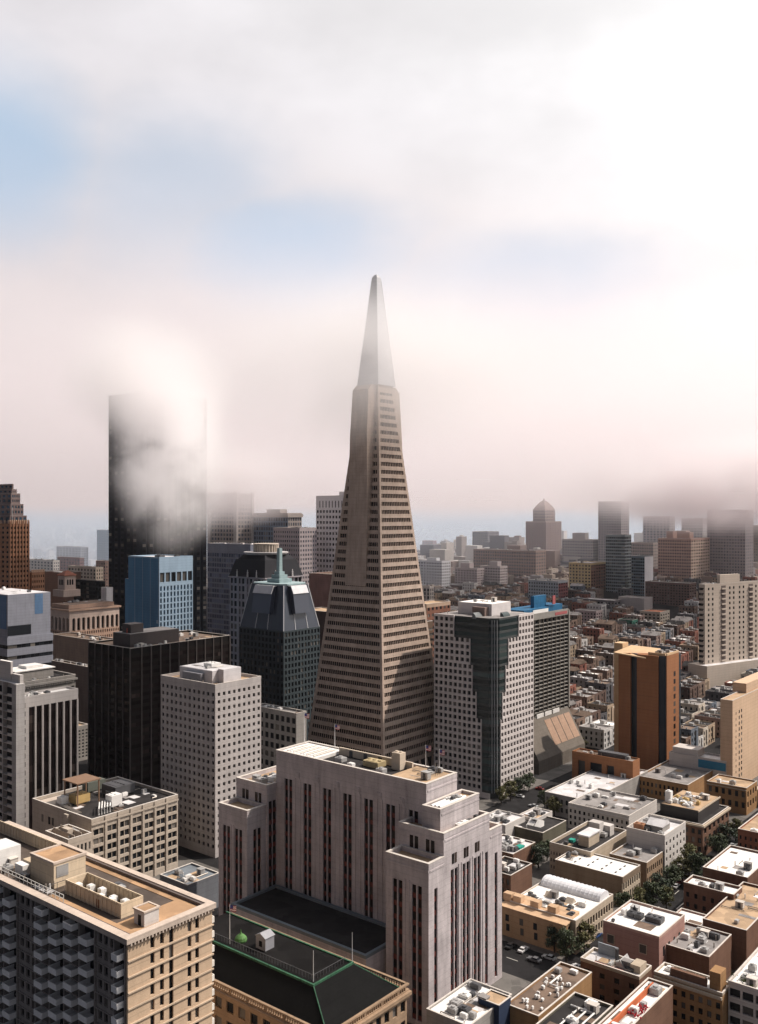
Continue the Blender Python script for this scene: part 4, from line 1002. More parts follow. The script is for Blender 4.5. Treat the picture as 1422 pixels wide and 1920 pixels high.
# --- stepped brick tower
def brick_tower():
    br = wall('orange_brick', (.40, .205, .12), .9, .2, .3, .2); gl = wall('grey_brown_brick', (.25, .19, .18), .9, .2, .3, .1); crest = wall('pale_crest', (.60, .40, .28), .9, .1)
    D = 800; b = Bd('brick_tower', 'stepped orange brick tower with pale battlements, tallest at the left edge', 'office tower', 18, 982, D, -46, 55, foot=True)
    W, L, z1 = b.W, b.L, b.h; sc = D / S
    b.block(0, W, 0, L, 0, z1, br, dict(nb=8, nf=30, pier=.45, span=.5, base=1, top=2.5, dep=.7, mode='row', gm=G_RED), dict(nb=6, nf=30, pier=.45, span=.5, base=1, top=2.5, dep=.7, mode='row', gm=G_RED), M_BROWNROOF, 0)
    for i in range(7): b.box('rib', br, i * (W - .9) / 6, i * (W - .9) / 6 + .9, -.8, -.004, 0, z1 + 2)
    for i in range(10): b.box('crest', crest, i * (W - 1) / 9, i * (W - 1) / 9 + 1, -.4, .8, z1 + .004 if i not in (0,) else z1 + .004, z1 + 3.2)
    for i in range(10): b.box('crest', crest, -.4, .6, 1 + i * (L - 2) / 9, 2 + i * (L - 2) / 9, z1 + .004, z1 + 3.0)
    z = z1
    for k, (xr, y) in enumerate(((50, 968), (47, 946), (42, 926), (36, 918), (28, 908))):
        zt = z1 + (982 - y) * sc; i0 = 1.2 + k * 1.3; w1 = W - 1.6 - k * 2.3; l1 = L - 2 - k * 2.2
        nf = max(1, int((zt - z) / 3.6))
        b.block(i0, w1, i0, l1, z + .004, zt, gl, dict(nb=6, nf=nf, pier=.4, span=.45, base=0, top=.8, dep=.5, mode='row', gm=G_BLUE), dict(nb=4, nf=nf, pier=.4, span=.45, base=0, top=.8, dep=.5, mode='row', gm=G_BLUE), M_GREYROOF, .5)
        z = zt + .5
    b.flagpole(3, .4, z1, 14, False, .2)
    b.finish()
    w = Bd('brick_wing', 'lower orange brick building with pale crest beside the stepped brick tower', 'office building', 60, 1072, D + 15, 20, 84, L=20)
    w.block(0, w.W, 0, w.L, 0, w.h - 1, br, None, dict(nb=6, nf=18, pier=.45, span=.5, base=1, top=2, dep=.6, mode='row', gm=G_RED), M_BROWNROOF, .4)
    for i in range(8): w.box('crest', crest, i * (w.W - 1) / 7, i * (w.W - 1) / 7 + 1, -.3, .7, w.h - .58, w.h + 1.6)
    w.finish()
brick_tower()
# --- black granite tower half lost in fog
def black_tower():
    bl = wall('dark_granite', (.013, .016, .024), .7, .2, .3, 0, 0, .1)
    D = 850; b = Bd('black_tower', 'very tall black tower with its top lost in fog, behind the blue building', 'office tower', 262, 735, D, 204, 388)
    W, L, z1 = b.W, b.L, b.h; nf = 52; fh = z1 / nf; nr = 10; nl = 5
    # sawtooth bays
    pr = MB(); out = []
    bw = W / nr
    out = []
    for i in range(nr): out += [(i * bw, .0), (i * bw + bw * .25, -1.6), (i * bw + bw * .75, -1.6)]
    out += [(W, 0), (W, L), (0, L)]
    bl_ = L / nl
    for i in range(nl): out += [(-1.6, L - i * bl_ - bl_ * .25), (-1.6, L - i * bl_ - bl_ * .75), (0, L - (i + 1) * bl_)][:3]
    out = out[:-1]
    pr.prism(out, 0, z1); pr.build('wall', bl, b.root)
    for j in range(nf - 1):
        mb = MB(); z = j * fh + fh * .42; zt = (j + 1) * fh - .1
        for i in range(nr): x = i * bw; mb.box(x + bw * .28, x + bw * .72, -1.68, -1.604, z, zt)
        mb.build('window_row', G_DARK, b.root)
        if True:
            mb = MB()
            for i in range(nl): y = i * bl_; mb.box(-1.68, -1.604, y + bl_ * .28, y + bl_ * .72, z, zt)
            mb.build('window_row', G_DARK, b.root)
    b.finish()
black_tower()
# --- blue clad building
def blue():
    bp = wall('blue_cladding', (.075, .19, .31), .6, .25, .12, 0); lb = wall('light_blue_cladding', (.27, .36, .45), .6, .15, .2, 0)
    b = Bd('blue_building', 'pale blue building with blank blue side wall and slit windows, before the black tower', 'office building', 299, 1045, 620, 241, 362)
    W, L, z1 = b.W, b.L, b.h - .8
    b.box('side_wall', bp, 0, W, .8, L, 0, z1)
    b.box('wall', lb, 0, W, 0, .798, z1 - 9.5, z1); b.grid('R', 0, 0, W, z1 - 16.5, z1 - 9.5, 6, 1, lb, G_DARK, .22, .1, .78, edge=.6)
    b.grid('R', 0, 0, W, 2, z1 - 18.5, 10, 22, lb, G_BLUE, .5, .22, .78, 'row'); b.box('wall', lb, 0, W, 0, .798, z1 - 18.5, z1 - 16.5); b.box('wall', lb, 0, W, 0, .798, 0, 2)
    b.box('roof', M_SILVER, .4, W - .4, .4, L - .4, z1 + .004, z1 + .1)
    for a in ((0, W, 0, .4), (0, .4, .4, L), (W - .4, W, .4, L), (.4, W - .4, L - .4, L)): b.box('parapet', lb, *a, z1 + .003, z1 + .9)
    b.unit(W * .3, L * .3, z1 + .1, 4, 6, 1.5, M_UNITD); b.unit(W * .7, L * .2, z1 + .1, 3, 3, 1.2, M_UNITD)
    b.box('lower_wing', bp, 1.5, W * .8, L + .004, L + 5.8, 0, z1 - 15); b.box('wing_roof', M_SILVER, 1.9, W * .78, L + .4, L + 5.4, z1 - 15 + .004, z1 - 14.9)
    for k in range(4): b.box('seam', lb, -.05, -.003, 1 + k * L / 4, 1.25 + k * L / 4, 0, z1)
    b.box('seam', lb, -.06, -.003, .8, 3.0, z1 * .6, z1 * .62)
    b.finish()
blue()
tower('office_building', 'grey glass block with dark floor bands, between the black tower and the mansard building', 'office building', 470, 1021, 760, 389, 500, wall('grey_blue_metal', (.16, .17, .21), .5, .15, .4, 0),
      dict(nb=18, nf=24, pier=.12, span=.3, base=1, top=7, dep=.3, mode='row', gm=glass('grey_blue_glass', (.06, .07, .10), (.12, .13, .16), .3, .2)), None, M_SILVER, 1.0, clut=6)
# --- mansard building with pale figures
def mansard():
    st = wall('grey_granite', (.36, .33, .35), .85, .2, .4, .1); bk = wall('black_mansard', (.016, .016, .02), .8, .15, .4, 0, 0, .2)
    D = 640; b = Bd('mansard_building', 'grey stone office building with black sloping mansard roof, pale statues and a round crown', 'office building', 497, 1084, D, 431, 567)
    W, L, z1 = b.W, b.L, b.h
    b.block(0, W, 0, L, 0, z1, st, dict(nb=9, nf=17, pier=.34, span=.3, base=1, top=1.2, dep=.6, mode='row'), dict(nb=9, nf=17, pier=.34, span=.3, base=1, top=1.2, dep=.6, mode='row'), None, 0)
    for i in range(5): b.box('rib', st, -.5, -.004, .5 + i * (L - 2) / 4, 1.5 + i * (L - 2) / 4, 0, z1); b.box('rib', st, .5 + i * (W - 2) / 4, 1.5 + i * (W - 2) / 4, -.5, -.004, 0, z1)
    sc = D / S; zt = z1 + 31 * sc * 1.05
    m = MB(); e = 3.0; m.prism([(-.4, -.4), (W + .4, -.4), (W + .4, L + .4), (-.4, L + .4)], z1 + .004, zt, 0, [(e, e), (W - e, e), (W - e, L - e), (e, L - e)]); m.prism([(e + 1, e + 1), (W - e - 1, e + 1), (W - e - 1, L - e - 1), (e + 1, L - e - 1)], zt + .004, zt + 3.4, 0, [(e + 4, e + 4), (W - e - 4, e + 4), (W - e - 4, L - e - 4), (e + 4, L - e - 4)]); m.build('mansard_roof', bk, b.root)
    cx, cyy = W / 2, L / 2; R = W * .40
    circ = lambda r: [(cx + r * math.cos(t * math.pi / 12), cyy + r * math.sin(t * math.pi / 12)) for t in range(24)]
    b_ = MB(); b_.prism(circ(R), zt + 3.41, zt + 4.4); b_.prism(circ(R * 1.08), zt + 4.404, zt + 5.1); b_.build('ring_cornice', wall('grey_ring', (.45, .43, .42), .6), b.root)
    d = MB(); d.prism(circ(R * .55), zt + 5.11, zt + 10)
    for t in range(24): x, y = cx + R * .58 * math.cos(t * math.pi / 12), cyy + R * .58 * math.sin(t * math.pi / 12); d.box(x - .35, x + .35, y - .35, y + .35, zt + 5.11, zt + 10.3)
    d.prism(circ(R * .62), zt + 10.31, zt + 11); d.build('round_crown', wall('cream_drum', (.50, .43, .36), .8), b.root)
    # pale standing figures on the ledge, set before the sloping roof
    def figure(x, y):
        s = MB(); z = z1 + .01; c8 = lambda r, oy=0: [(x + r * math.cos(t * math.pi / 4), y + r * .7 * math.sin(t * math.pi / 4)) for t in range(8)]
        for (za, ra), (zc, rc) in zip(((0, .75), (1.6, .62), (2.6, .45), (3.4, .62), (3.9, .25), (4.15, .2), (4.4, .3), (4.9, .26)), ((1.6, .62), (2.6, .45), (3.4, .62), (3.9, .25), (4.15, .2), (4.4, .3), (4.9, .26), (5.1, .1))): s.prism(c8(ra), z + za, z + zc, 0, c8(rc))
        s.build('statue', wall('pale_figure', (.6, .57, .56), .7), b.root)
    for f in (.2, .45, .75): figure(-1.1, L * f)
    for f in (.25, .7): figure(W * f, -1.1)
    b.box('ledge', st, -1.6, W + .5, -1.6, -.52, z1 - .6, z1); b.box('ledge', st, -1.6, -.52, -.51, L, z1 - .6, z1)
    b.finish()
mansard()
# --- dark tower with faceted glass roof and mast
def faceted():
    bd = wall('dark_teal_stone', (.045, .058, .065), .6, .2, .4, 0); gl = glass('slate_roof_glass', (.028, .034, .05), (.05, .055, .075), .4, .1, .6); tr = plain('pale_trim', (.55, .55, .57), .4); cp = wall('pale_green_copper', (.28, .37, .38), .6, .2)
    D = 520; b = Bd('faceted_tower', 'dark teal tower with faceted sloping roof and pale green mast, left of the pyramid', 'office tower', 532, 1184, D, 449, 600)
    W, L, z1 = b.W, b.L, b.h; ch = W * .16
    b.block(0, W, 0, L, 0, z1, bd, dict(nb=12, nf=20, pier=.42, span=.34, base=1, top=1, dep=.5, mode='row', gm=G_DARK), dict(nb=11, nf=20, pier=.42, span=.34, base=1, top=1, dep=.5, mode='row', gm=G_DARK), None, 0)
    sc = D / S; zt = z1 + 84 * sc
    def oct_(i, c): return [(i + c, i), (W - i - c, i), (W - i, i + c), (W - i, L - i - c), (W - i - c, L - i), (i + c, L - i), (i, L - i - c), (i, i + c)]
    def crown(i, c): return [(i, i), (W / 2 - c, i), (W / 2 + c, i), (W - i, i), (W - i, L / 2 - c), (W - i, L / 2 + c), (W - i, L - i), (W / 2 + c, L - i), (W / 2 - c, L - i), (i, L - i), (i, L / 2 + c), (i, L / 2 - c)]
    o0 = crown(.3, W * .17); o1 = crown(W * .17, W * .12)
    r = MB(); r.prism(o0, z1 + .004, zt, 0, o1); rf = r.build('glass_roof', gl, b.root)
    for p, q in zip(o0, o1): MB().tube([(*p, z1), (*q, zt)], .28, 5).build('roof_rib', tr, rf)
    # dormer slabs standing out of each slope
    for face in 'LR':
        M_ = L if face == 'L' else W; w0, w1 = M_ * .30, M_ * .70; d = MB()
        prof = [(-.6, z1 + 9), (W * .04, zt - 5), (W * .10, zt - 1), (W * .3, zt - 1), (W * .3, z1 + 9)]
        if face == 'R': d.extr(prof, 'x', w0, w1)
        else: d.extr(prof, 'y', w0, w1)
        d.build('dormer', gl, b.root)
        d = MB(); prof = [(W * .035, zt - 4.8), (W * .095, zt - .8), (W * .3, zt - .8), (W * .3, zt - .3), (W * .09, zt - .3), (W * .02, zt - 4.7)]
        d.extr(prof, 'x' if face == 'R' else 'y', w0 - .3, w1 + .3); d.build('dormer_cap', tr, b.root)
    b.prismtop = None
    c = MB(); cx, cyy = W / 2, L / 2
    sq = lambda r: [(cx - r, cyy - r), (cx + r, cyy - r), (cx + r, cyy + r), (cx - r, cyy + r)]
    c.prism(oct_(W * .15, W * .1), zt + .004, zt + .8); c.prism(sq(W * .17), zt + .804, zt + 3.0); c.prism(sq(W * .11), zt + 3.004, zt + 5.2); c.prism(sq(W * .07), zt + 5.204, zt + 7); c.prism(sq(1.2), zt + 7.004, zt + 20.5, 0, sq(1.05)); c.build('mast', cp, b.root)
    for i in range(9): b.box('cap_light', tr, 2 + i * W / 10, 2.5 + i * W / 10, .4, .9, z1 + .004, z1 + .4)
    b.finish()
faceted()
tower('office_building', 'plain dark reddish brown block wedged behind the pyramid, right of the faceted tower', 'office building', 622, 1148, 575, 566, 660, wall('maroon_brown', (.085, .055, .05), .85, .2, .3), None, None, M_TANROOF, .6)
tower('office_building', 'dim stone office building between the pale grid tower and the pyramid', 'office building', 556, 1338, 440, 476, 575, wall('grey_stone', (.3, .28, .26)), g(8, 9, .35, .4, base=1, top=1.5, dep=.4), None, M_GREYROOF, .9, clut=6)
tower('office_building', 'brown dim building with ribbon windows just right of the pyramid', 'office building', 772, 1170, 600, 740, 812, wall('dark_brown_stone', (.13, .085, .06), .8, .2), None, dict(nb=10, nf=18, pier=.0, span=.5, base=1, top=3, dep=.4, mode='row', gm=G_DARK), M_DARKROOF, 1.5)
tower('office_building', 'tan building with a red brown side behind the glass cornered tower', 'office building', 800, 1133, 700, 770, 845, wall('tan_wall', (.42, .30, .22)), g(3, 14, .5, .5, mode='row', base=1, top=2), dict(nb=6, nf=14, pier=.5, span=.5, mode='row', base=1, top=2, mat=wall('red_brown', (.2, .09, .06))), M_TANROOF, .8)
# --- hazy towers in the middle distance
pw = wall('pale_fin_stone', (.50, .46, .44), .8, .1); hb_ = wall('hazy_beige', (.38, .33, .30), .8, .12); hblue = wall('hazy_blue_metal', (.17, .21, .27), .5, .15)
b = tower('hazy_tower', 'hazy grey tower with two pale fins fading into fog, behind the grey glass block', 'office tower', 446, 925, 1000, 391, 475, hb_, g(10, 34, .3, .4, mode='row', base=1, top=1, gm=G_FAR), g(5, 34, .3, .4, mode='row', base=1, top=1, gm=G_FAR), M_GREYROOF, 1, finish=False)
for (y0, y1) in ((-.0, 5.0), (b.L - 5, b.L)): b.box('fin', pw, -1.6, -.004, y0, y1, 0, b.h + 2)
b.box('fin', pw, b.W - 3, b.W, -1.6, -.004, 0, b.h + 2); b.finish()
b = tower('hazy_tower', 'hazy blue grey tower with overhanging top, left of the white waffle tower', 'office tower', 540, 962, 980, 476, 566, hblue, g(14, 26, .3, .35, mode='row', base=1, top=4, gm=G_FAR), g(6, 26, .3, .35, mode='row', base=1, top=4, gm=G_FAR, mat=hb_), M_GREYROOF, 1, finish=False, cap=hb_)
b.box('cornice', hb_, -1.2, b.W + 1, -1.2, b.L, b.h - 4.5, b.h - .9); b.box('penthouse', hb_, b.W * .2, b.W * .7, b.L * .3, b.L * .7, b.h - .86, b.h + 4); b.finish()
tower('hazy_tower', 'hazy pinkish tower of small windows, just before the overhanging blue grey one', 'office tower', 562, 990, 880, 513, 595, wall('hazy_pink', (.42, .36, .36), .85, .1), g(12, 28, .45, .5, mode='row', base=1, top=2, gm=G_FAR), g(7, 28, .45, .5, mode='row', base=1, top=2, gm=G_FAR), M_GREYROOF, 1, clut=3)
wt = wall('white_waffle', (.66, .62, .62), .8, .08)
b = tower('waffle_tower', 'white tower with a crisp grid of square windows right behind the pyramid', 'office tower', 652, 929, 900, 593, 690, wt, g(10, 26, .42, .5, mode='row', base=1, top=13, dep=.8), None, M_GREYROOF, 1, finish=False)
for i in range(9): b.box('slot', G_DARK, -.05, .02, 2.5 + i * (b.L - 4) / 9, 3.6 + i * (b.L - 4) / 9, b.h - 11.5, b.h - 5)
b.box('penthouse', wt, 6, 20, 4, 16, b.h - .8, b.h + 4); b.finish()
tower('low_building', 'reddish block at the foot of the white waffle tower', 'building', 640, 1078, 800, 580, 690, wall('dull_red', (.22, .12, .10)), None, None, M_BROWNROOF, .8)
# --- tower with dark glass corner bays
def bay_tower():
    wg = wall('white_granite_grid', (.56, .51, .49), .8, .12, .5, .1); tb = wall('dark_band', (.06, .065, .065), .4, .2, .4, 0)
    D = 449; b = Bd('bay_tower', 'white gridded office tower with a stepped dark glass corner, just right of the pyramid', 'office tower', 930, 1160, D, 814, 1001)
    W, L, z1 = b.W, b.L, b.h; nf = 26; fh = (z1 - 4) / nf; c = 3.6
    poly = lambda e: [(c + e, e), (W, e), (W, L), (e, L), (e, c + e)]
    core = MB(); core.prism(poly(.7), 0, z1 - .4); core.build('core', tb, b.root)
    # widths of the white grid per band of storeys, counted from the roof
    bands = ((3, .37, .55), (4, .66, .25), (4, .70, .17), (4, .77, .08), (nf - 15, .86, .03))
    j = 0; Lw = L - c - .7; Rw = W - c - .7
    for (n, fl, fr) in bands:
        zt = z1 - 1.2 - j * fh; zb = zt - n * fh
        yL = L - fl * (L - c); xR = c + fr * (W - c)
        nl = max(2, round((L - yL) / 2.9)); nr = max(2, round((W - xR) / 2.9))
        b.grid('L', 0.02, yL, L, zb, zt, nl, n, wg, G_DARK, .36, .40, .72, nmax=60)
        b.grid('R', 0.02, xR, W, zb, zt, nr, n, wg, G_DARK, .36, .40, .72, nmax=60)
        # glass bays between: each storey a band of glass over a dark spandrel
        for k in range(n):
            z = zb + k * fh; e = .45
            pl = [(e, yL - .02), (e, c + e), (c + e, e), (xR - .02, e)]
            for (za, zc, mat, part, off) in ((z, z + fh * .36, tb, 'spandrel', 0), (z + fh * .36, z + fh, G_TEAL, 'glass_band', .12)):
                q = [(x + off, y + off) for x, y in pl]; m = MB()
                pp = [q[0], q[1], q[2], q[3], (q[3][0], .72), (c + .72 + .2, .72), (.72, c + .92), (.72, q[0][1])]
                m.prism(pp[::-1], za, zc)
                if part == 'glass_band': m.build(part, mat, b.root)
                else: b.mb(part, mat); mm = b.mb(part, mat); n0 = len(mm.v); mm.v += m.v; mm.f += [tuple(i + n0 for i in f) for f in m.f]; mm.mi += m.mi
            for t in range(1, 4): x = c * t / 4; b.mb('mullion', plain('grey_mullion', (.3, .31, .32))).box(x + e - .1, x + e + .1, c - x + e - .25, c - x + e, z, z + fh)
        j += n
    zb0 = z1 - 1.2 - nf * fh
    b.box('base', wg, 0.03, .7, c, L, 0, zb0 - .004); b.box('base', wg, c, W, .03, .7, 0, zb0 - .004)
    b.box('top_band', wg, .02, .72, L - .37 * (L - c), L, z1 - 1.196, z1); b.box('top_band', wg, c + .55 * (W - c), W, .02, .72, z1 - 1.196, z1)
    r = MB(); r.prism(poly(1.0), z1 - .396, z1 - .25); r.build('roof', M_GREYROOF, b.root)
    wh = plain('white_penthouse', (.58, .54, .53), .8)
    b.box('penthouse', wh, W * .3, W * .8, L * .25, L * .8, z1 - .24, z1 + 5.5); b.box('penthouse', plain('brown_penthouse', (.2, .14, .12)), W * .2, W * .296, L * .3, L * .5, z1 - .24, z1 + 4); b.box('penthouse_roof', M_WHITE, W * .3 + .3, W * .8 - .3, L * .25 + .3, L * .8 - .3, z1 + 5.504, z1 + 5.6)
    # curved glass canopies on the upper terrace
    for (x, y, z) in ((c + 10, 3, z1 - 1), (3.5, c + 9, z1 - 1), (c + 13, 2.2, z1 - 11)):
        v = MB(); pr = [(0, 0)] + [(2.2 * (1 - math.cos(t * math.pi / 10)), 2.8 * math.sin(t * math.pi / 10)) for t in range(6)] + [(2.2, 0)]
        v.extr([(y - 1 + p, z + q) for p, q in pr], 'x', x - 3, x + 3); v.build('curved_canopy', glass('canopy_glass', (.06, .075, .075), (.3, .3, .3), .2, .1), b.root)
    b.clutter(W * .35, W * .75, L * .3, L * .7, z1 + 5.6, 4, 101); b.clutter(3, W - 2, L * .82, L - 2, z1 - .25, 5, 102)
    b.finish()
bay_tower()
# --- hotel tower with flared base and blue roof works
def hotel():
    cc = wall('brown_concrete', (.15, .13, .11), .9, .2, .5, .1); pale = wall('grey_slab_edge', (.25, .235, .215), .85, .15)
    D = 500; b = Bd('hotel_tower', 'dark gridded hotel slab with blue roof works and flared foot, behind the glass cornered tower', 'hotel', 978, 1156, D, 930, 1066)
    W, L, z1 = b.W, b.L, b.h - .6; zb = 26.0
    b.box('wall', cc, .0, W, 1.2, L, zb, z1)
    b.fbox('wall', pale, 'R', 0, 0, W, z1 - 2.6, z1, 0, 1.198)
    n = 25; fh = (z1 - 3.4 - zb) / n; nb = 11; bw = W / nb
    for j in range(n):
        z = zb + j * fh
        b.box('floor_slab', pale, 0, W, .1, 1.198, z, z + .45)
        for i in range(nb):
            if j < 8 or True:
                pass
        mb = MB()
        for i in range(nb): mb.box(i * bw + .25, (i + 1) * bw - .25, 1.08, 1.198, z + .46, z + fh - .05)
        mb.build('window_row', G_DARK, b.root)
    for i in range(nb + 1): b.box('fin', cc, max(0, i * bw - .15), min(W, i * bw + .15), .0, 1.198, zb, z1 - 2.604)
    b.box('edge_fin', pale, W + .004, W + 1.4, -.3, L, zb, z1)
    # flared foot
    f = MB(); f.extr([(1.2, zb), (0, zb), (-10.5, 7), (-10.5, 0), (L, 0), (L, zb)], 'x', 0, W); f.build('flared_base', cc, b.root)
    win = MB()
    for i in range(4):
        x0 = W * (.42 + i * .14); x1 = x0 + W * .125
        p = lambda t, o=.12: (0 - 10.5 * t - o * .87, zb - (zb - 7) * t + o * .5)
        a, c2 = p(.12), p(.78); a2, c3 = p(.12, -.05), p(.78, -.05)
        win.extr([a, c2, c3, a2], 'x', x0, x1)
    win.build('sloped_window', wall('bronze_louvre', (.34, .22, .15), .35, .2, .5, 0, .3), b.root)
    for i in range(3): x0 = W * (.30 + i * .17); b.box('skylight', M_UNITW, x0, x0 + W * .14, -.5, -.02, zb - .6, zb + 1.6)
    # blue sheeting and a red-white sign on the roof
    bs = wall('blue_sheeting', (.02, .12, .24), .7, .4, .5, .4)
    b.box('roof', M_GREYROOF, .3, W - .3, 1.5, L - .3, z1 + .004, z1 + .1); b.box('parapet', pale, 0, W, .02, .5, z1 + .003, z1 + .8); b.box('sheeting', bs, W * .12, W * .66, 2.2, L - 1, z1 + .11, z1 + 3.0); b.box('sheeting', bs, W * .42, W * .68, 5, L * .45, z1 + 3.01, z1 + 9.5); b.box('sheeting', bs, W * .68, W * .97, 3, L - 1, z1 + .11, z1 + 3.6)
    b.box('sign_board', M_UNITW, W * .30, W * .62, 1.9, 2.1, z1 + .11, z1 + 2.4); b.box('sign_board', plain('red_sign', (.32, .08, .08)), W * .70, W * .97, -.12, -.004, z1 - 1.9, z1 - .3); b.box('sign_board', plain('red_sign', (.32, .08, .08)), W * .72, W * .78, 2, 2.4, z1 + 4.2, z1 + 9)
    b.finish()
hotel()
# --- orange brown tower
def orange():
    ob = wall('orange_brown_stone', (.30, .135, .065), .85, .15, .3, .1); dg = glass('dark_blue_glass', (.012, .016, .022), (.03, .04, .05), .3, .1)
    D = 486; b = Bd('orange_tower', 'orange brown windowless tower with dark glass slots and a slanted roof plate, on the right', 'office tower', 1248, 1230, D, 1160, 1281)
    W, L, z1 = b.W, b.L, b.h
    for (y0, y1, m, o) in ((.0, L * .15, dg, .9), (L * .15, L * .60, ob, 0), (L * .60, L * .66, dg, .8), (L * .66, L * .74, dg, 1.4), (L * .74, L, ob, 0)):
        b.box('wall' if m is ob else 'glass_slot', m, o, 2.5, y0 + .9 if y0 == 0 else y0 + .002, y1 - .002, 0, z1 - (6.5 if o == 0 and y0 < L * .2 else 1.0) if False else z1 - .5)
    b.box('core', ob, 2.502, W * .78, .9, L, 0, z1 - .5); b.box('wall', ob, 1.8, W * .76, 0, .898, 0, z1 - .2)
    b.box('glass_slot', dg, W * .782, W, 1.2, L, 0, z1 - 1.5); b.box('glass_slot', dg, .9, 1.79, .3, .898, 0, z1 - 1)
    n = 10; fh = (z1 * .62) / n
    for j in range(n): z = z1 - 8 - (j + 1) * fh; b.win_obj('R', 0, W * .46, W * .56, z, z + fh * .62, 0, G_DARK)
    for j in range(17): b.box('joint', plain('dark_joint', (.14, .07, .04)), -.03, -.004, L * .16, L * .595, 3 + j * 3.5, 3.1 + j * 3.5) if j % 2 else None
    pl = MB(); tan = plain('tan_plate', (.56, .38, .22), .8)
    pl.v += [(-1.2, L * .40, z1 - 2.4), (-2.0, L + 1.8, z1 - 1.0), (W * .8, L + 1.2, z1 + .6), (W * .8, L * .40, z1 + .2)]; pl.v += [(x, y, z + .6) for x, y, z in pl.v]
    pl.f += [(0, 1, 2, 3), (7, 6, 5, 4), (0, 4, 5, 1), (1, 5, 6, 2), (2, 6, 7, 3), (3, 7, 4, 0)]; pl.mi += [0] * 6; pl.build('roof_plate', tan, b.root)
    b.box('roof', M_TANROOF, 2.6, W * .76, 1.0, L * .39, z1 - .496, z1 - .35); b.box('parapet', tan, 1.8, 2.3, .9, L * .39, z1 - .49, z1 + .9); b.box('parapet', tan, 2.3, W * .76, .0, .5, z1 - .19, z1 + .9); b.box('penthouse', tan, W * .4, W * .7, L + 2, L + 7, 0, z1 + 3); b.clutter(3, W * .7, 1, L * .36, z1 - .35, 7, 111)
    b.finish()
    c = Bd('orange_annex', 'low orange brown block with three dark recessed bays, at the foot of the orange tower', 'building', 1187, 1428, 452, 1073, 1200)
    W, L, z1 = c.W, c.L, c.h - .8
    c.box('wall', ob, 1.2, W, 0, L, 0, z1); p = 0
    for (f0, f1) in ((.06, .02), (.30, .46), (.58, .80)):
        pass
    cuts = [(.30, .42), (.50, .70), (.78, .90)]
    a = 0
    for f0, f1 in cuts + [(1, 1)]:
        c.box('wall', ob, 0, 1.198, a, f0 * L, 0, z1); 
        if f1 > f0: c.box('recess', G_DARK, 1.1, 1.198, f0 * L, f1 * L, 0, z1 - 3.2); c.box('wall', ob, 0, 1.198, f0 * L, f1 * L, z1 - 3.2, z1)
        a = f1 * L
    c.box('roof', M_BROWNROOF, .4, W - .4, .4, L - .4, z1 + .004, z1 + .1)
    for q in ((0, W, 0, .4), (0, .4, .4, L), (W - .4, W, .4, L), (.4, W - .4, L - .4, L)): c.box('parapet', ob, *q, z1 + .003, z1 + .8)
    c.box('penthouse', M_UNITD, W * .3, W * .8, L * .15, L * .6, z1 + .11, z1 + 2.4); c.clutter(1, W - 2, 1, L - 2, z1 + .11, 10, 112); c.finish()
orange()
# --- tan tower cut by the right edge
def tan_tower():
    tn = wall('warm_tan_stucco', (.56, .40, .275), .9, .12, .4, .2)
    b = Bd('apartment_tower', 'sunlit tan apartment tower with one column of tiny windows, cut by the right edge', 'apartment tower', 1374, 1314, 462, 1366, 1460)
    W, L, z1 = b.W, b.L, b.h - .6
    b.block(0, W, 0, max(L, 6), 0, z1, tn, None, None, M_TANROOF, .6); b.box('penthouse', tn, W * .36, W, 2, 9, z1 + .13, z1 + 5)
    for j in range(12): b.win_obj('R', 0, 4.6, 5.2, z1 - 7 - j * 2.9, z1 - 5.8 - j * 2.9, 0, G_DARK)
    for j in range(12):
        for x in (9.0, 12.5): b.win_obj('R', 0, x, x + 1.2, z1 - 7 - j * 2.9, z1 - 5.4 - j * 2.9, 0, G_DARK)
    b.finish()
tan_tower()
# --- big beige apartments at the right
def beige():
    bg = wall('beige_stucco', (.52, .44, .37), .9, .1, .3, .1); D = 690
    b = Bd('apartment_block', 'long beige apartment slab with dark balcony columns on a pale podium, right edge', 'apartment block', 1322, 1096, D, 1311, 1500, th=R_(32))
    W, L, z1 = b.W, b.L, b.h - .6; zb = 26
    b.block(0, W, 0, L, zb, z1, bg, None, None, M_GREYROOF, .6); n = 15; fh = (z1 - zb - 1) / n
    cols = (.16, .44, .62)
    for j in range(n):
        z = zb + j * fh; mb = MB()
        for f in (.03, .07, .24, .28, .34, .38, .51, .55, .70, .76, .82): mb.box(W * f, W * f + 1.5, -.1, -.003, z + 1, z + fh * .75)
        for f in (.2, .5, .75): mb.box(-.1, -.003, L * f, L * f + 1.4, z + 1, z + fh * .75)
        mb.build('window_row', G_DARK, b.root)
    for f in cols:
        b.box('balcony_shade', wall('shadowy_balcony', (.16, .13, .12), .8, .3), W * f, W * f + W * .045, -.08, -.004, zb + 1, z1 - 1)  # dark strip paints the shade inside each balcony column
        for j in range(n): b.box('balcony_rail', bg, W * f, W * f + W * .045, -1.0, -.084, zb + 1 + j * fh, zb + 2.0 + j * fh)
    for j in range(n): b.box('balcony_rail', bg, -.9, -.004, 1, L * .16, zb + 1 + j * fh, zb + 1.9 + j * fh)
    b.box('penthouse', bg, W * .16, W * .36, L * .2, L * .7, z1 + .13, z1 + 7); b.clutter(1, W * .6, 1, L - 2, z1 + .13, 6, 121)
    b.box('podium', bg, -5, W, -6, L + 6, 0, zb - .004); b.box('podium_roof', M_SILVER, -4.6, W, -5.6, -.01, zb, zb + .1)
    b.finish()
beige()
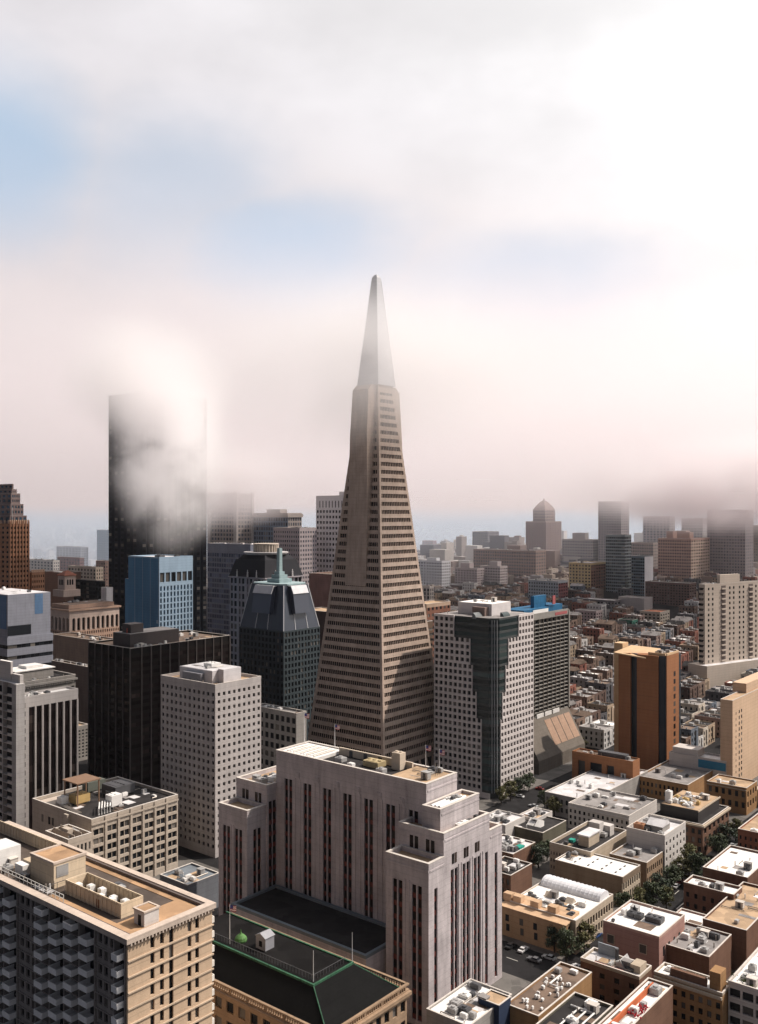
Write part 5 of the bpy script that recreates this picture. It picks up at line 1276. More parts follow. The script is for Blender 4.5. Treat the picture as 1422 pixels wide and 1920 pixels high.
# ================================================================ low buildings around the street at the lower right
cream = wall('cream_wall', (.46, .38, .29), .9, .15, .5, .15); whit = wall('white_wall', (.54, .505, .475), .9, .1, .5, .15); tanw = wall('tan_old_wall', (.42, .28, .17), .9, .2, .5, .2); pink = wall('pink_stucco', (.34, .20, .17), .9, .15, .4, .15)
brik = wall('brown_brick', (.17, .095, .065), .9, .25, .6, .2); ochre = wall('ochre_wall', (.33, .19, .09), .9, .2, .4, .2); navy = wall('navy_wall', (.03, .045, .085), .8, .2); greyw = wall('grey_wall', (.30, .28, .26), .9, .2); grn = wall('dark_olive', (.12, .11, .08), .9, .2)
def low(name, label, px, py, z, xl, xr, mat, Lg=None, Rg=None, roof=M_WHITE, par=.8, cl=5, cat='building', finish=True, cap=None, L=None, W=None):
    b = Bd(name, label, cat, px, py, None, xl, xr, z=z, L=L, W=W)
    b.block(0, b.W, 0, b.L, 0, b.h - par, mat, Lg, Rg, roof, par, .3, cap=cap)
    if cl: b.clutter(.8, b.W - .8, .8, b.L - .8, b.h - par + .13, cl, int(px + py))
    if finish: b.finish()
    return b
# white triangular block and its neighbours by the diagonal street
b = low('low_building', 'low pale building with arched windows and grey roof, left of the dark roof garden building', 1180, 1530, 11, 1066, 1232, whit, g(13, 3, .5, .42, base=.6, top=1.6, dep=.3), None, M_GREYROOF, .8, 16, finish=False)
b.box('cornice', whit, -.5, -.004, 0, b.L, b.h - 1.6, b.h - 1.1); b.finish()
b = low('low_building', 'low wedge shaped pale building with broad flat grey roof below the orange annex', 1105, 1502, 10, 1022, 1215, greyw, g(9, 2, .5, .4, base=.6, top=1.4), None, M_SILVER, .6, 12)
b = low('low_building', 'flat roofed ochre building with parapet, right of the orange annex', 1290, 1472, 9.5, 1196, 1350, ochre, g(12, 2, .5, .4, base=.6, top=1.2), None, M_GREYROOF, .9, 7)
b = low('low_building', 'white stucco block with blank walls and blue band, beside the sunlit tan tower', 1362, 1428, 15, 1255, 1376, whit, None, None, M_SILVER, .8, 0, finish=False)
b.box('blue_band', wall('bright_blue_panel', (.04, .20, .33), .6, .1), -.1, -.004, .2, b.L * .48, b.h - 5, b.h - 1); b.box('roof_room', whit, 1, b.W - 1, b.L * .5, b.L * .95, b.h - .66, b.h + 3); b.win_obj('L', 0, 2, 9, 4, 6, -.01, G_DARK); b.finish()
b = low('low_building', 'small ochre three storey house with square windows below the sunlit tan tower', 1400, 1478, 12.5, 1326, 1420, ochre, g(6, 2, .5, .45, base=1, top=1.2), g(4, 2, .5, .45, base=1, top=1.2), M_TANROOF, .7, 3, finish=False)
b.box('cornice', cream, -.4, -.004, 0, b.L, b.h - 1.3, b.h - .9); b.finish()
def roof_garden():
    b = Bd('dark_building', 'dark building with deep cornice and plant crowded penthouse roof, beyond the white cube', 'building', 1318, 1547, None, 1224, 1367, z=13)
    W, L, z1 = b.W, b.L, b.h - .5; b.block(0, W, 0, L, 0, z1, brik, g(8, 3, .5, .4, base=.6, top=1.6), g(6, 3, .5, .4, base=.6, top=1.6), M_DARKROOF, .5)
    b.box('cornice', cream, -.8, W + .3, -.8, -.04, z1 - .4, z1 + .3); b.box('cornice', cream, -.8, -.04, -.03, L, z1 - .4, z1 + .3)
    z = z1 + .13; b.box('penthouse', wall('dark_glazing_wall', (.05, .045, .045), .5), 3, W - 3, 3, L - 2, z, z + 4.6); b.box('penthouse_roof', M_TANROOF, 3.3, W - 3.3, 3.3, L - 2.3, z + 4.604, z + 4.7); b.box('penthouse_coping', cream, 2.6, W - 2.6, 2.6, 2.98, z + 4.2, z + 4.8)
    b.clutter(4, W - 4, 4, L - 3, z + 4.7, 26, 131, (M_UNIT, M_UNITW, plain('ochre_tank', (.5, .34, .14)))); b.unit(6, L * .75, z + 4.7, 2.4, 2.4, 4.5, M_UNITW, 'water_tank'); b.finish()
roof_garden()
def white_cube():
    b = low('white_cube_building', 'tall plain white building with small windows on its street side, among low roofs', 1247, 1567, 16, 1175, 1286, whit, None, dict(nb=6, nf=4, pier=.62, span=.5, base=1.5, top=1.5, dep=.3), M_SILVER, 1.2, 6, finish=False)
    z = b.h - 1.0; b.box('roof_house', greyw, b.W * .25, b.W * .6, b.L * .2, b.L * .6, z, z + 2.2)
    rf = MB(); rf.extr([(b.W * .23, z + 2.204), (b.W * .62, z + 2.204), (b.W * .425, z + 4)], 'y', b.L * .18, b.L * .62); rf.build('hip_roof', M_SILVER, b.root); b.unit(b.W * .15, b.L * .65, z, 3, 4, 2, plain('rust_unit', (.30, .14, .07))); b.unit(b.W * .55, b.L * .7, z, 3, 3, 1.6); b.finish()
white_cube()
low('low_building', 'brown stone building with flat grey roof in front of the plain white cube', 1213, 1618, 10, 1143, 1246, wall('brown_stone_wall', (.30, .21, .14), .9, .2), None, dict(nb=9, nf=2, pier=.45, span=.4, base=.6, top=1.4, dep=.3), M_GREYROOF, .7, 4)
def cream_parapet():
    b = low('low_building', 'cream building with high parapet, white roof boxes and dark roof, left of the white cube', 1108, 1598, 12, 1031, 1176, cream, g(14, 3, .55, .5, base=.8, top=2, dep=.25), None, M_DARKROOF, 1.3, 4, finish=False)
    z = b.h - 1.2; W, L = b.W, b.L; b.box('roof_house', cream, W * .22, W * .5, L * .25, L * .5, z, z + 4); b.box('roof_house_roof', M_SILVER, W * .2, W * .52, L * .23, L * .52, z + 4.004, z + 4.5); b.box('roof_house', whit, W * .62, W * .74, L * .35, L * .62, z, z + 5.5); b.box('roof_house', whit, W * .745, W * .86, L * .2, L * .45, z, z + 4); b.box('cover', wall('teal_tarp', (.03, .28, .22), .7), W * .25, W * .32, L * .66, L * .78, z, z + 1); b.finish()
cream_parapet()
b = low('low_building', 'long brown walled building with bright white roof, next to the ribbed white roof', 1168, 1645, 10.5, 1041, 1201, wall('brown_side_wall', (.21, .155, .11), .9, .2), None, dict(nb=8, nf=2, pier=.4, span=.35, base=.6, top=1.8, dep=.35, mat=cream), M_WHITE, .5, 0, finish=False)
z = b.h - .37
for i in range(3):
    for j in range(4): b.box('skylight', M_UNITD, b.W * (.2 + .25 * i), b.W * (.2 + .25 * i) + 1.2, b.L * (.15 + .2 * j), b.L * (.15 + .2 * j) + .5, z + .004, z + .25)
b.clutter(2, b.W - 2, b.L * .8, b.L - 1, z, 6, 140); b.finish()
def ribbed_white():
    b = low('market_hall', 'broad white roofed hall with a long ribbed vault and tan front range, above the trees', 1080, 1727, 10.5, 956, 1150, cream, None, dict(nb=14, nf=2, pier=.35, span=.35, base=.8, top=1.6, dep=.4), M_WHITE, .5, 0, finish=False)
    W, L, z = b.W, b.L, b.h - .37
    v = MB(); x0, x1 = W * .70, W * .96; h = 2.3; prof = [(x0, z + .004)] + [((x0 + x1) / 2 - (x1 - x0) / 2 * math.cos(t * math.pi / 10), z + .3 + h * math.sin(t * math.pi / 10)) for t in range(11)] + [(x1, z + .004)]
    v.extr(prof, 'y', 1.0, L - 1.0)
    for i in range(14):
        y = 2 + i * (L - 4) / 13; v.extr([(p + (.1 if p > (x0 + x1) / 2 else -.1), q + .16) for p, q in prof], 'y', y, y + .25)
    v.build('vaulted_roof', roofm('vault_coating', (.66, .66, .68), .12), b.root)
    for f in (.3, .62): 
        k = MB(); y = L * f; x = W * .42; k.extr([(x, z + .004), (x + 3.2, z + .004), (x + 1.6, z + 1.5)], 'y', y, y + 2.6); k.build('skylight', plain('tan_skylight', (.50, .42, .33)), b.root)
    for i in range(10): b.unit(W * (.12 + .05 * (i % 5)), L * (.1 + .085 * i), z, 1.2, 1.4, 1.1, M_UNITD)
    b.clutter(2, W * .65, 2, L - 3, z, 10, 141); b.finish()
    c = Bd('low_building', 'tan stuccoed range with small sheds along its roof, in front of the white roofed hall', 'building', 1062, 1735, None, 938, 1084, z=9.6, W=8.5)
    W, L, z1 = c.W, c.L, c.h; c.block(0, W, 0, L, 0, z1, wall('dull_tan', (.34, .22, .13), .9, .2), None, None, None, 0)  # range walls in one even brownish tan
    for k, (f, t, hh) in enumerate(((.86, .2, 2.6), (.64, .2, 2.5), (.43, .2, 1.8), (.86, .5, 3.4), (.66, .4, 3.0))):
        if t < .3: c.win_obj('L', 0, L * f, L * f + 1.3, z1 - 4.5, z1 - 2.4, 0, G_DARK); c.win_obj('L', 0, L * f - .2, L * f + 1.0, 2, 4.2, 0, G_DARK)
    peach = wall('peach_roof', (.56, .38, .24), .9, .2)
    r = MB(); r.extr([(-.3, z1 + .004), (W, z1 + 1.6), (W, z1 + .004)], 'y', -.2, L); r.build('lean_to_roof', peach, c.root)
    for f in (.22, .48, .75, .9): c.box('roof_shed', peach, 3, 5.4, L * f, L * f + 3, z1 + .7, z1 + 3.0)
    for i in range(3): c.win_obj('R', 0, 1.2 + i * 2.2, 2.2 + i * 2.2, z1 - 3.8, z1 - 1, 0, G_DARK)
    c.finish()
ribbed_white()
# left strip between the federal building and the hall
low('low_building', 'small red brick building with cluttered dark roof, right of the federal building', 958, 1642, 9, 905, 998, brik, g(5, 2, .5, .4, base=.6, top=1), None, M_DARKROOF, .6, 9)
b = low('low_building', 'small building with white roof covered in crates and a green tarp, by the federal building', 962, 1602, 9, 900, 1004, brik, None, None, M_SILVER, .6, 14, finish=False); b.box('cover', MATS['teal_tarp'], b.W * .4, b.W * .62, 1.0, 3.4, b.h - .46, b.h + .4); b.finish()
low('low_building', 'low white building with roof boxes, just above the federal building shoulder', 948, 1548, 10, 895, 985, whit, None, None, M_SILVER, .6, 6)
b = low('low_building', 'dark gabled shed roofs with two bright skylights, left of the cream parapet building', 1018, 1562, 8, 948, 1062, grn, None, None, M_DARKROOF, .5, 8, finish=False)
for f in (.25, .45):
    k = MB(); k.extr([(b.W * .3, b.h - .3), (b.W * .3 + 3, b.h - .3), (b.W * .3 + 3, b.h + 1.8)], 'y', b.L * f, b.L * f + 3); k.build('skylight', M_WHITE, b.root)
b.finish()
low('low_building', 'white edged low building with weathered pale roof beside the tree lined avenue', 1006, 1536, 9, 972, 1036, whit, None, None, M_SILVER, .6, 5)
# right of the street, foreground
def pink_house():
    b = low('pink_building', 'pink stuccoed building with brilliant white roof and two dark fan units', 1236, 1757, 16, 1131, 1284, pink, None, None, M_WHITE, .7, 0, finish=False, cap=wall('rosy_coping', (.42, .27, .22)))
    W, L, z = b.W, b.L, b.h - .57
    for f in (.22, .80):
        b.box('window_frame', cream, -.12, -.004, L * f - .2, L * f + 2.2, b.h - 6.2, b.h - 3.4); b.win_obj('L', -.12, L * f, L * f + 2.0, b.h - 6, b.h - 3.6, 0, G_DARK)
    for i in range(4): b.win_obj('R', 0, W * (.15 + .2 * i), W * (.15 + .2 * i) + 1.1, b.h - 6.5, b.h - 3.8, 0, G_DARK)
    for f in (.52, .66): b.unit(W * .42, L * f, z, 2.6, 2.2, 1.5, M_UNITD)
    s = MB(); s.v += [(W * .55, L * .62, z), (W * .55, L * .78, z), (W * .55, L * .7, z + 3.2), (W * .56, L * .62, z), (W * .56, L * .78, z), (W * .56, L * .7, z + 3.2)]; s.f += [(0, 1, 2), (5, 4, 3), (0, 3, 4, 1), (1, 4, 5, 2), (2, 5, 3, 0)]; s.mi += [0] * 5; s.build('dark_sail', M_UNITD, b.root)
    b.unit(W * .45, L * .18, z, 3.2, 5, 1.6, M_UNITD); b.unit(W * .1, L * .85, z, .9, .9, .8, M_UNITD); b.clutter(1, W - 1, 1, L - 1, z, 4, 150); b.finish()
    low('low_building', 'low white roofed annex behind the pink stuccoed building', 1300, 1752, 9, 1240, 1336, pink, None, None, M_WHITE, .6, 2)
pink_house()
def brick_corner():
    b = low('low_building', 'dark brick building with crowded white roof and grey metal screen, before the pink one', 1199, 1832, 15, 1089, 1222, brik, g(4, 4, .65, .5, base=1, top=1.6), None, M_SILVER, .8, 8, finish=False, cap=cream)
    W, L, z = b.W, b.L, b.h - .67; b.box('screen_wall', wall('blue_grey_screen', (.3, .33, .36), .6), W - .8, W - .5, L * .55, L * .9, z, z + 3); b.box('roof_shed', cream, W * .35, W - 1, 1, L * .22, z, z + 2); b.pipe([(W * .6, L * .5, z), (W * .6, L * .5, z + 4)], .55, M_UNITD, 'chimney')
    k = MB(); k.extr([(L * .3, z), (L * .48, z), (L * .39, z + 2.4)], 'x', W * .3, W * .9); k.build('tent_roof', M_UNIT, b.root); b.box('red_deck', wall('red_deck', (.36, .08, .05), .8), 1, 1.5, L * .3, L * .8, z, z + .3); b.finish()
brick_corner()
def ochre_house():
    b = low('low_building', 'ochre building with a broad white roof and tall tan stair tower, near the lower right', 1355, 1863, 15, 1227, 1372, ochre, dict(nb=8, nf=4, pier=.5, span=.45, base=.6, top=2, dep=.35), None, M_WHITE, .7, 0, finish=False, cap=cream)
    W, L, z = b.W, b.L, b.h - .57; b.box('cornice', cream, -.7, -.04, 0, L, b.h - 1.6, b.h - .9); b.box('stair_tower', ochre, .8, min(5, W - 1), .8, 3.6, z, z + 5); b.box('roof_shed', brik, .6, 1.6, 4.5, 14, z, z + 2.6)
    b.clutter(1, W - 1, 5, L - 1, z, 10, 151)
    for i in range(7): b.unit(2 + (i % 2) * 1.2, 5 + i * 1.3, z, 1, 1, 1, M_UNITD)
    b.finish()
ochre_house()
def brown_roof():
    b = low('low_building', 'ochre sided building with a brown flat roof dotted with white vents, at the bottom edge', 1010, 1906, 15, 948, 1110, ochre, None, None, M_BROWNROOF, .6, 0, finish=False)
    r = random.Random(5); z = b.h - .47
    for i in range(26): b.unit(r.uniform(1, b.W * .7), r.uniform(1, b.L - 2), z, r.uniform(.4, .9), r.uniform(.4, .9), r.uniform(.5, 1.0), M_UNITW, 'roof_vent')
    b.pipe([(b.W * .55, 2, z + .6), (b.W * .55, b.L * .6, z + .6), (b.W * .75, b.L * .6, z + .6)], .25, M_UNITW); b.unit(b.W * .8, b.L * .7, z, 1.6, 1.6, 1.2); b.unit(b.W * .88, b.L * .3, z, 1.2, 2, 1, M_UNITW); b.finish()
    low('low_building', 'small navy block with a tan top by the foot of the federal building', 936, 1886, 17, 898, 958, navy, None, None, M_TANROOF, .3, 0)
    b = low('low_building', 'white roofed low building crowded with small machines at the bottom edge', 880, 1925, 16, 800, 960, greyw, None, None, M_WHITE, .6, 18)
    b = low('low_building', 'dark tar roofed building with pale looping pipes at the bottom edge', 1075, 1955, 15.5, 1000, 1150, grn, None, None, M_DARKROOF, .7, 8, finish=False); z = b.h - .57
    for i in range(3): b.pipe([(2, 2 + i * 2, z + .6), (b.W * .7, 2 + i * 2, z + .6), (b.W * .7, b.L * .6 + i, z + .6)], .22, M_UNITW)
    b.finish()
    b = low('low_building', 'white roof with a long red brick ridge and red flowers, at the bottom edge', 1150, 1960, 16, 1100, 1262, brik, None, None, M_WHITE, .6, 12, finish=False); z = b.h - .47
    b.box('red_ridge', wall('red_ridge', (.50, .14, .06), .8), 0.4, b.W * .9, b.L * .55, b.L * .6, z, z + 1.6); fl = MB(); r = random.Random(8)
    for i in range(60): x, y = b.W * .5 + r.gauss(0, 1.6), b.L * .2 + r.gauss(0, .9); s = r.uniform(.15, .4); q = z + r.uniform(.2, 1.0); fl.box(x, x + s, y, y + s, q, q + s)
    fl.build('flower_bed', wall('red_flowers', (.42, .03, .04), .8, .5, 3), b.root); b.finish()
brown_roof()
def windowed_edge():
    b = Bd('office_building', 'pale frame building with wide dark windows and planted roof, lower right edge', 'building', 1440, 1862, None, 1366, 1500, z=17)
    W, L = b.W, b.L; b.block(0, W, 0, L, 0, b.h - .8, wall('pale_frame', (.52, .47, .44), .85, .1), dict(nb=3, nf=4, pier=.16, span=.4, base=1, top=.8, dep=.6), None, M_WHITE, .8); b.clutter(1, W - 1, 1, L - 1, b.h - .67, 9, 160)
    pl = MB(); r = random.Random(3)
    for i in range(220): x, y = 3 + r.gauss(0, 1.0), L * .5 + r.gauss(0, 2.4); z = b.h - .6 + abs(r.gauss(0, .6)); s = r.uniform(.15, .35); a = r.uniform(0, 6); pl.quad((x, y, z), (x + s * math.cos(a), y + s * math.sin(a), z + .1), (x + s * math.cos(a), y + s * math.sin(a), z + .1 + s), (x, y, z + s))
    pl.build('planting', wall('garden_leaf', (.09, .11, .03), .8, .4, 2), b.root); b.finish()
windowed_edge()
low('low_building', 'small flat roofed building with dark plant units behind the ochre stair tower', 1330, 1795, 12, 1240, 1372, brik, None, None, M_GREYROOF, .7, 14)
low('low_building', 'tan roofed terrace house at the right edge beyond the planted white roof', 1400, 1745, 13, 1318, 1470, brik, None, None, M_TANROOF, .8, 9)
low('low_building', 'low dark garage with flat brown roof behind the pink building', 1330, 1722, 5, 1268, 1376, wall('dark_wood', (.10, .075, .07), .9), None, None, M_BROWNROOF, .4, 3)
b = low('low_building', 'brown brick house with long white roof and high coping, right of the avenue trees', 1376, 1678, 14, 1282, 1392, brik, g(6, 3, .6, .5, base=1, top=2), None, M_WHITE, .9, 4)
b = low('low_building', 'brick house with bright white roof and small skylights, behind the one with high coping', 1402, 1646, 14, 1318, 1450, brik, None, None, M_WHITE, .8, 6)
low('low_building', 'rust red brick building at the right edge beyond the avenue', 1452, 1568, 15, 1384, 1500, wall('rust_brick', (.27, .115, .07), .9, .2, .5), g(7, 4, .6, .5, base=1, top=1.6), None, M_TANROOF, .8, 4)
# ================================================================ hotels and blocks on the hill, and the hazy quarter at the left
def solve(px, py, h):
    D = 520.0
    while D < 1500:
        q = pt(px, py, D)
        if q.z - hill(q.x, q.y) <= h: return D
        D += 5
    return D
def far(name, label, cat, px, py, D, xl, xr, c, nl, nr, nf, gm=None, roof=M_GREYROOF, finish=True, cR=None, pent=(), pier=.45, span=.5, clut=0, par=.8):
    if D < 100: D = solve(px, py, D)        # D under 100 gives the height of the building instead of its distance
    q = pt(px, py, D); base = hill(q.x, q.y) - 3
    m = wall('wall_tint_%02d_%02d_%02d' % tuple(int(v * 99) for v in c), c, .9, .12, .3, .05)
    mR = m if cR is None else wall('wall_tint_%02d_%02d_%02d' % tuple(int(v * 99) for v in cR), cR, .9, .12, .3, .05)
    gm = gm or G_DARK; nf = max(nf, int((q.z - base - 3) / 3.7)); nf = min(nf, 40)
    Lg = g(nl, nf, pier, span, mode='row', base=1.5, top=1.5, gm=gm, dep=.4) if nl else None
    Rg = g(nr, nf, pier, span, mode='row', base=1.5, top=1.5, gm=gm, dep=.4, mat=mR) if nr else None
    b = tower(name, label, cat, px, py, D, xl, xr, m, Lg, Rg, roof, par, [(a, bb, cc, d, h, m) for a, bb, cc, d, h in pent], clut, False, base)
    if cR is not None and not nr: b.box('side_wall', mR, 0, b.W, -.06, -.004, 0, b.h - par)
    if finish: b.finish()
    return b
def crowned_hotel():
    c = (.36, .28, .26); b = far('hill_hotel', 'brown hotel tower with stepped shoulders and peaked crown, on the hill under fog', 'hotel', 1024, 978, 1250, 986, 1053, c, 8, 6, 20, G_FAR, finish=False)
    m = MATS['wall_tint_%02d_%02d_%02d' % tuple(int(v * 99) for v in c)]; W, L, z = b.W, b.L, b.h; k = 1250 / S
    x0, x1, y0, y1 = W * .2, W * .85, L * .2, L * .8; zt = z + 22 * k
    b.block(x0, x1, y0, y1, z - .7, zt, m, g(6, 4, .45, .4, mode='row', gm=G_FAR), g(6, 4, .45, .4, mode='row', gm=G_FAR), None, 0)
    r = MB(); cx, cy_ = (x0 + x1) / 2, (y0 + y1) / 2; sq = lambda f: [(cx + (x0 - cx) * f, cy_ + (y0 - cy_) * f), (cx + (x1 - cx) * f, cy_ + (y0 - cy_) * f), (cx + (x1 - cx) * f, cy_ + (y1 - cy_) * f), (cx + (x0 - cx) * f, cy_ + (y1 - cy_) * f)]
    r.prism(sq(1.0), zt + .004, zt + 6, 0, sq(.7)); r.prism(sq(.7), zt + 6.004, zt + 12, 0, sq(.25)); r.prism(sq(.1), zt + 12.004, zt + 16, 0, sq(.03)); r.build('peaked_roof', m, b.root); b.finish()
crowned_hotel()
far('hill_hotel', 'long brown stone hotel with a flat cornice at the foot of the peaked hotel tower', 'hotel', 1005, 1033, 40, 888, 1024, (.33, .25, .22), 26, 4, 8, G_FAR, clut=8)
far('apartment_block', 'pair of dark and brown apartment slabs above the long brown hotel', 'apartment block', 915, 997, 1420, 886, 936, (.22, .20, .21), 8, 6, 12, G_FAR)
far('apartment_block', 'bright white apartment block with even windows, right of the pyramid', 'apartment block', 829, 1052, 36, 784, 845, (.66, .66, .68), 9, 4, 10, pent=((.2, .6, .3, .7, 4),))
far('apartment_block', 'pinkish stepped apartment block, between the white block and the long brown hotel', 'apartment block', 895, 1066, 30, 853, 908, (.46, .39, .38), 8, 4, 10, pent=((.2, .8, .4, .8, 6),))
far('apartment_block', 'pale pink block with striped white roof box, below the long brown hotel', 'apartment block', 938, 1062, 30, 900, 952, (.48, .42, .41), 8, 4, 9, pent=((.2, .7, .2, .6, 6),))
far('apartment_block', 'yellow ochre apartment block with a red brown side, mid hill', 'apartment block', 1108, 1056, 36, 1067, 1136, (.50, .37, .20), 7, 6, 10, cR=(.24, .12, .08), clut=5)
far('hill_tower', 'grey glassy apartment tower beside the yellow ochre block', 'apartment tower', 1172, 1003, 66, 1136, 1184, (.24, .27, .28), 10, 4, 18, pier=.2, span=.4)
far('hill_tower', 'blue grey slab with a bare white side wall, right of the grey glassy tower', 'apartment tower', 1209, 1043, 46, 1184, 1225, (.13, .17, .20), 6, 0, 13, cR=(.62, .62, .64), pier=.15, span=.4)
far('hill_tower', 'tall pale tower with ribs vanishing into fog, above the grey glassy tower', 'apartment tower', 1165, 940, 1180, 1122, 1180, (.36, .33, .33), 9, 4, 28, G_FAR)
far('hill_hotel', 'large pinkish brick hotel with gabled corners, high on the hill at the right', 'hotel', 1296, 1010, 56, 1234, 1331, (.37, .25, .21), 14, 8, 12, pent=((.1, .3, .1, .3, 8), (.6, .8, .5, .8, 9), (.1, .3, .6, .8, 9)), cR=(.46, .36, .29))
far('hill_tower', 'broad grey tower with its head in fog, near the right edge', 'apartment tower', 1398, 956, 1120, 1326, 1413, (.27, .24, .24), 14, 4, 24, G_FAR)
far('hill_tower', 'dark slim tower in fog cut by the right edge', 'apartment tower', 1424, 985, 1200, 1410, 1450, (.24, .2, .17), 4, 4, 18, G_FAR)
far('brick_block', 'long dark brown brick block with blank walls, left of the beige slab', 'building', 1293, 1094, 26, 1210, 1306, (.15, .095, .08), 16, 3, 9, clut=4)
far('apartment_block', 'blue grey gridded block with a red side, behind the blue roofed hotel', 'apartment block', 1047, 1090, 26, 991, 1065, (.34, .37, .40), 12, 4, 7, cR=(.20, .07, .07), clut=5)
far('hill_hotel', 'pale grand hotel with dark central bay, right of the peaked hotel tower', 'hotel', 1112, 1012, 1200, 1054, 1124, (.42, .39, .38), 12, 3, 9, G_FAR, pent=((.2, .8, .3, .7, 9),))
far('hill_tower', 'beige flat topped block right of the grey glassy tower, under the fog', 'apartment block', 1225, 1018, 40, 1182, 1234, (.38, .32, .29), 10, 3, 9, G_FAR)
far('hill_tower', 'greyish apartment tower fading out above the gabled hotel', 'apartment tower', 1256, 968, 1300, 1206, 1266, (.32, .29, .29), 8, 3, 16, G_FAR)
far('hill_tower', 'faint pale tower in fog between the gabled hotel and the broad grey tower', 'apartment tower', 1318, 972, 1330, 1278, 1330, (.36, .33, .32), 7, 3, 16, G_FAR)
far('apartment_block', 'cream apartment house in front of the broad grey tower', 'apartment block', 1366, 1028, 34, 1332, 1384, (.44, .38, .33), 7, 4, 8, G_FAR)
far('apartment_block', 'low cream house with red roof above the row of dark brick houses', 'building', 1238, 1148, 14, 1200, 1256, (.46, .40, .33), 5, 4, 4, roof=wall('orange_tile', (.40, .16, .09), .85, .2))
far('low_building', 'green sided low building on the slope behind the orange brown tower', 'building', 1186, 1163, 11, 1158, 1196, (.05, .16, .12), 4, 2, 3, roof=M_DARKROOF)
far('low_building', 'pale blank hall on the slope below the blue grey slab', 'building', 1208, 1122, 14, 1160, 1224, (.44, .39, .37), 0, 0, 3)
far('low_building', 'long low building under a white roof on the slope behind the hotel', 'building', 1152, 1126, 13, 1094, 1164, (.16, .14, .14), 9, 2, 3, roof=M_WHITE)
far('low_building', 'pinkish low apartment building right of the blue roofed hotel', 'building', 1118, 1146, 14, 1078, 1130, (.46, .36, .35), 7, 3, 4)
far('stone_building', 'cream classical building with columns, close by the right side of the pyramid', 'building', 806, 1100, 22, 770, 814, (.50, .44, .40), 6, 2, 3, pier=.4, span=.2)
far('far_tower', 'dull red far tower in haze right of the pyramid', 'apartment tower', 812, 1014, 1750, 792, 819, (.28, .13, .13), 4, 3, 14, G_FAR)
far('far_tower', 'pale yellow slim far tower in haze near the dull red one', 'apartment tower', 860, 1012, 1800, 851, 864, (.62, .48, .30), 3, 2, 14, G_FAR)
far('far_tower', 'grey far tower in haze between the red and yellow ones', 'apartment tower', 838, 1016, 1700, 825, 848, (.26, .25, .27), 4, 3, 13, G_FAR)
# left: the quarter beyond the arcaded building
far('far_tower', 'blue glass far tower touching the left edge of the tall black tower', 'office tower', 203, 994, 1500, 182, 214, (.17, .24, .32), 7, 3, 16, G_BLUE)
far('long_hall', 'pale hazy hall with white frame roof in the left distance', 'building', 152, 1026, 1500, 106, 166, (.46, .48, .53), 8, 3, 3, G_FAR, M_SILVER)
far('low_building', 'cluster building of whitewashed walls right of the orange brick wing', 'building', 100, 1051, 1150, 52, 112, (.62, .58, .54), 8, 3, 5, G_FAR, clut=6)
far('low_building', 'brown red block behind the cream classical building at the left', 'building', 150, 1046, 1200, 108, 158, (.27, .18, .18), 8, 2, 5, G_FAR)
far('stone_building', 'cream classical block with cornice left of the tall black tower', 'building', 180, 1064, 1000, 128, 194, (.52, .43, .35), 9, 3, 4, pier=.5, span=.4)
far('low_building', 'brown round cornered block under a pale low dome roof left of the black tower', 'building', 198, 1052, 1080, 180, 212, (.27, .18, .15), 4, 3, 6, roof=M_WHITE)
far('office_building', 'black glass office block with pale top line behind the belvedere', 'office building', 190, 1090, 860, 134, 198, (.02, .025, .028), 10, 2, 7, pier=.08, span=.3)
far('office_building', 'brown and green banded block beside the orange brick wing', 'office building', 122, 1074, 880, 84, 152, (.26, .17, .13), 0, 0, 6, roof=M_WHITE)
far('low_building', 'white blank walled block at the foot of the tall black tower', 'building', 200, 1102, 800, 190, 212, (.62, .6, .6), 0, 0, 3)

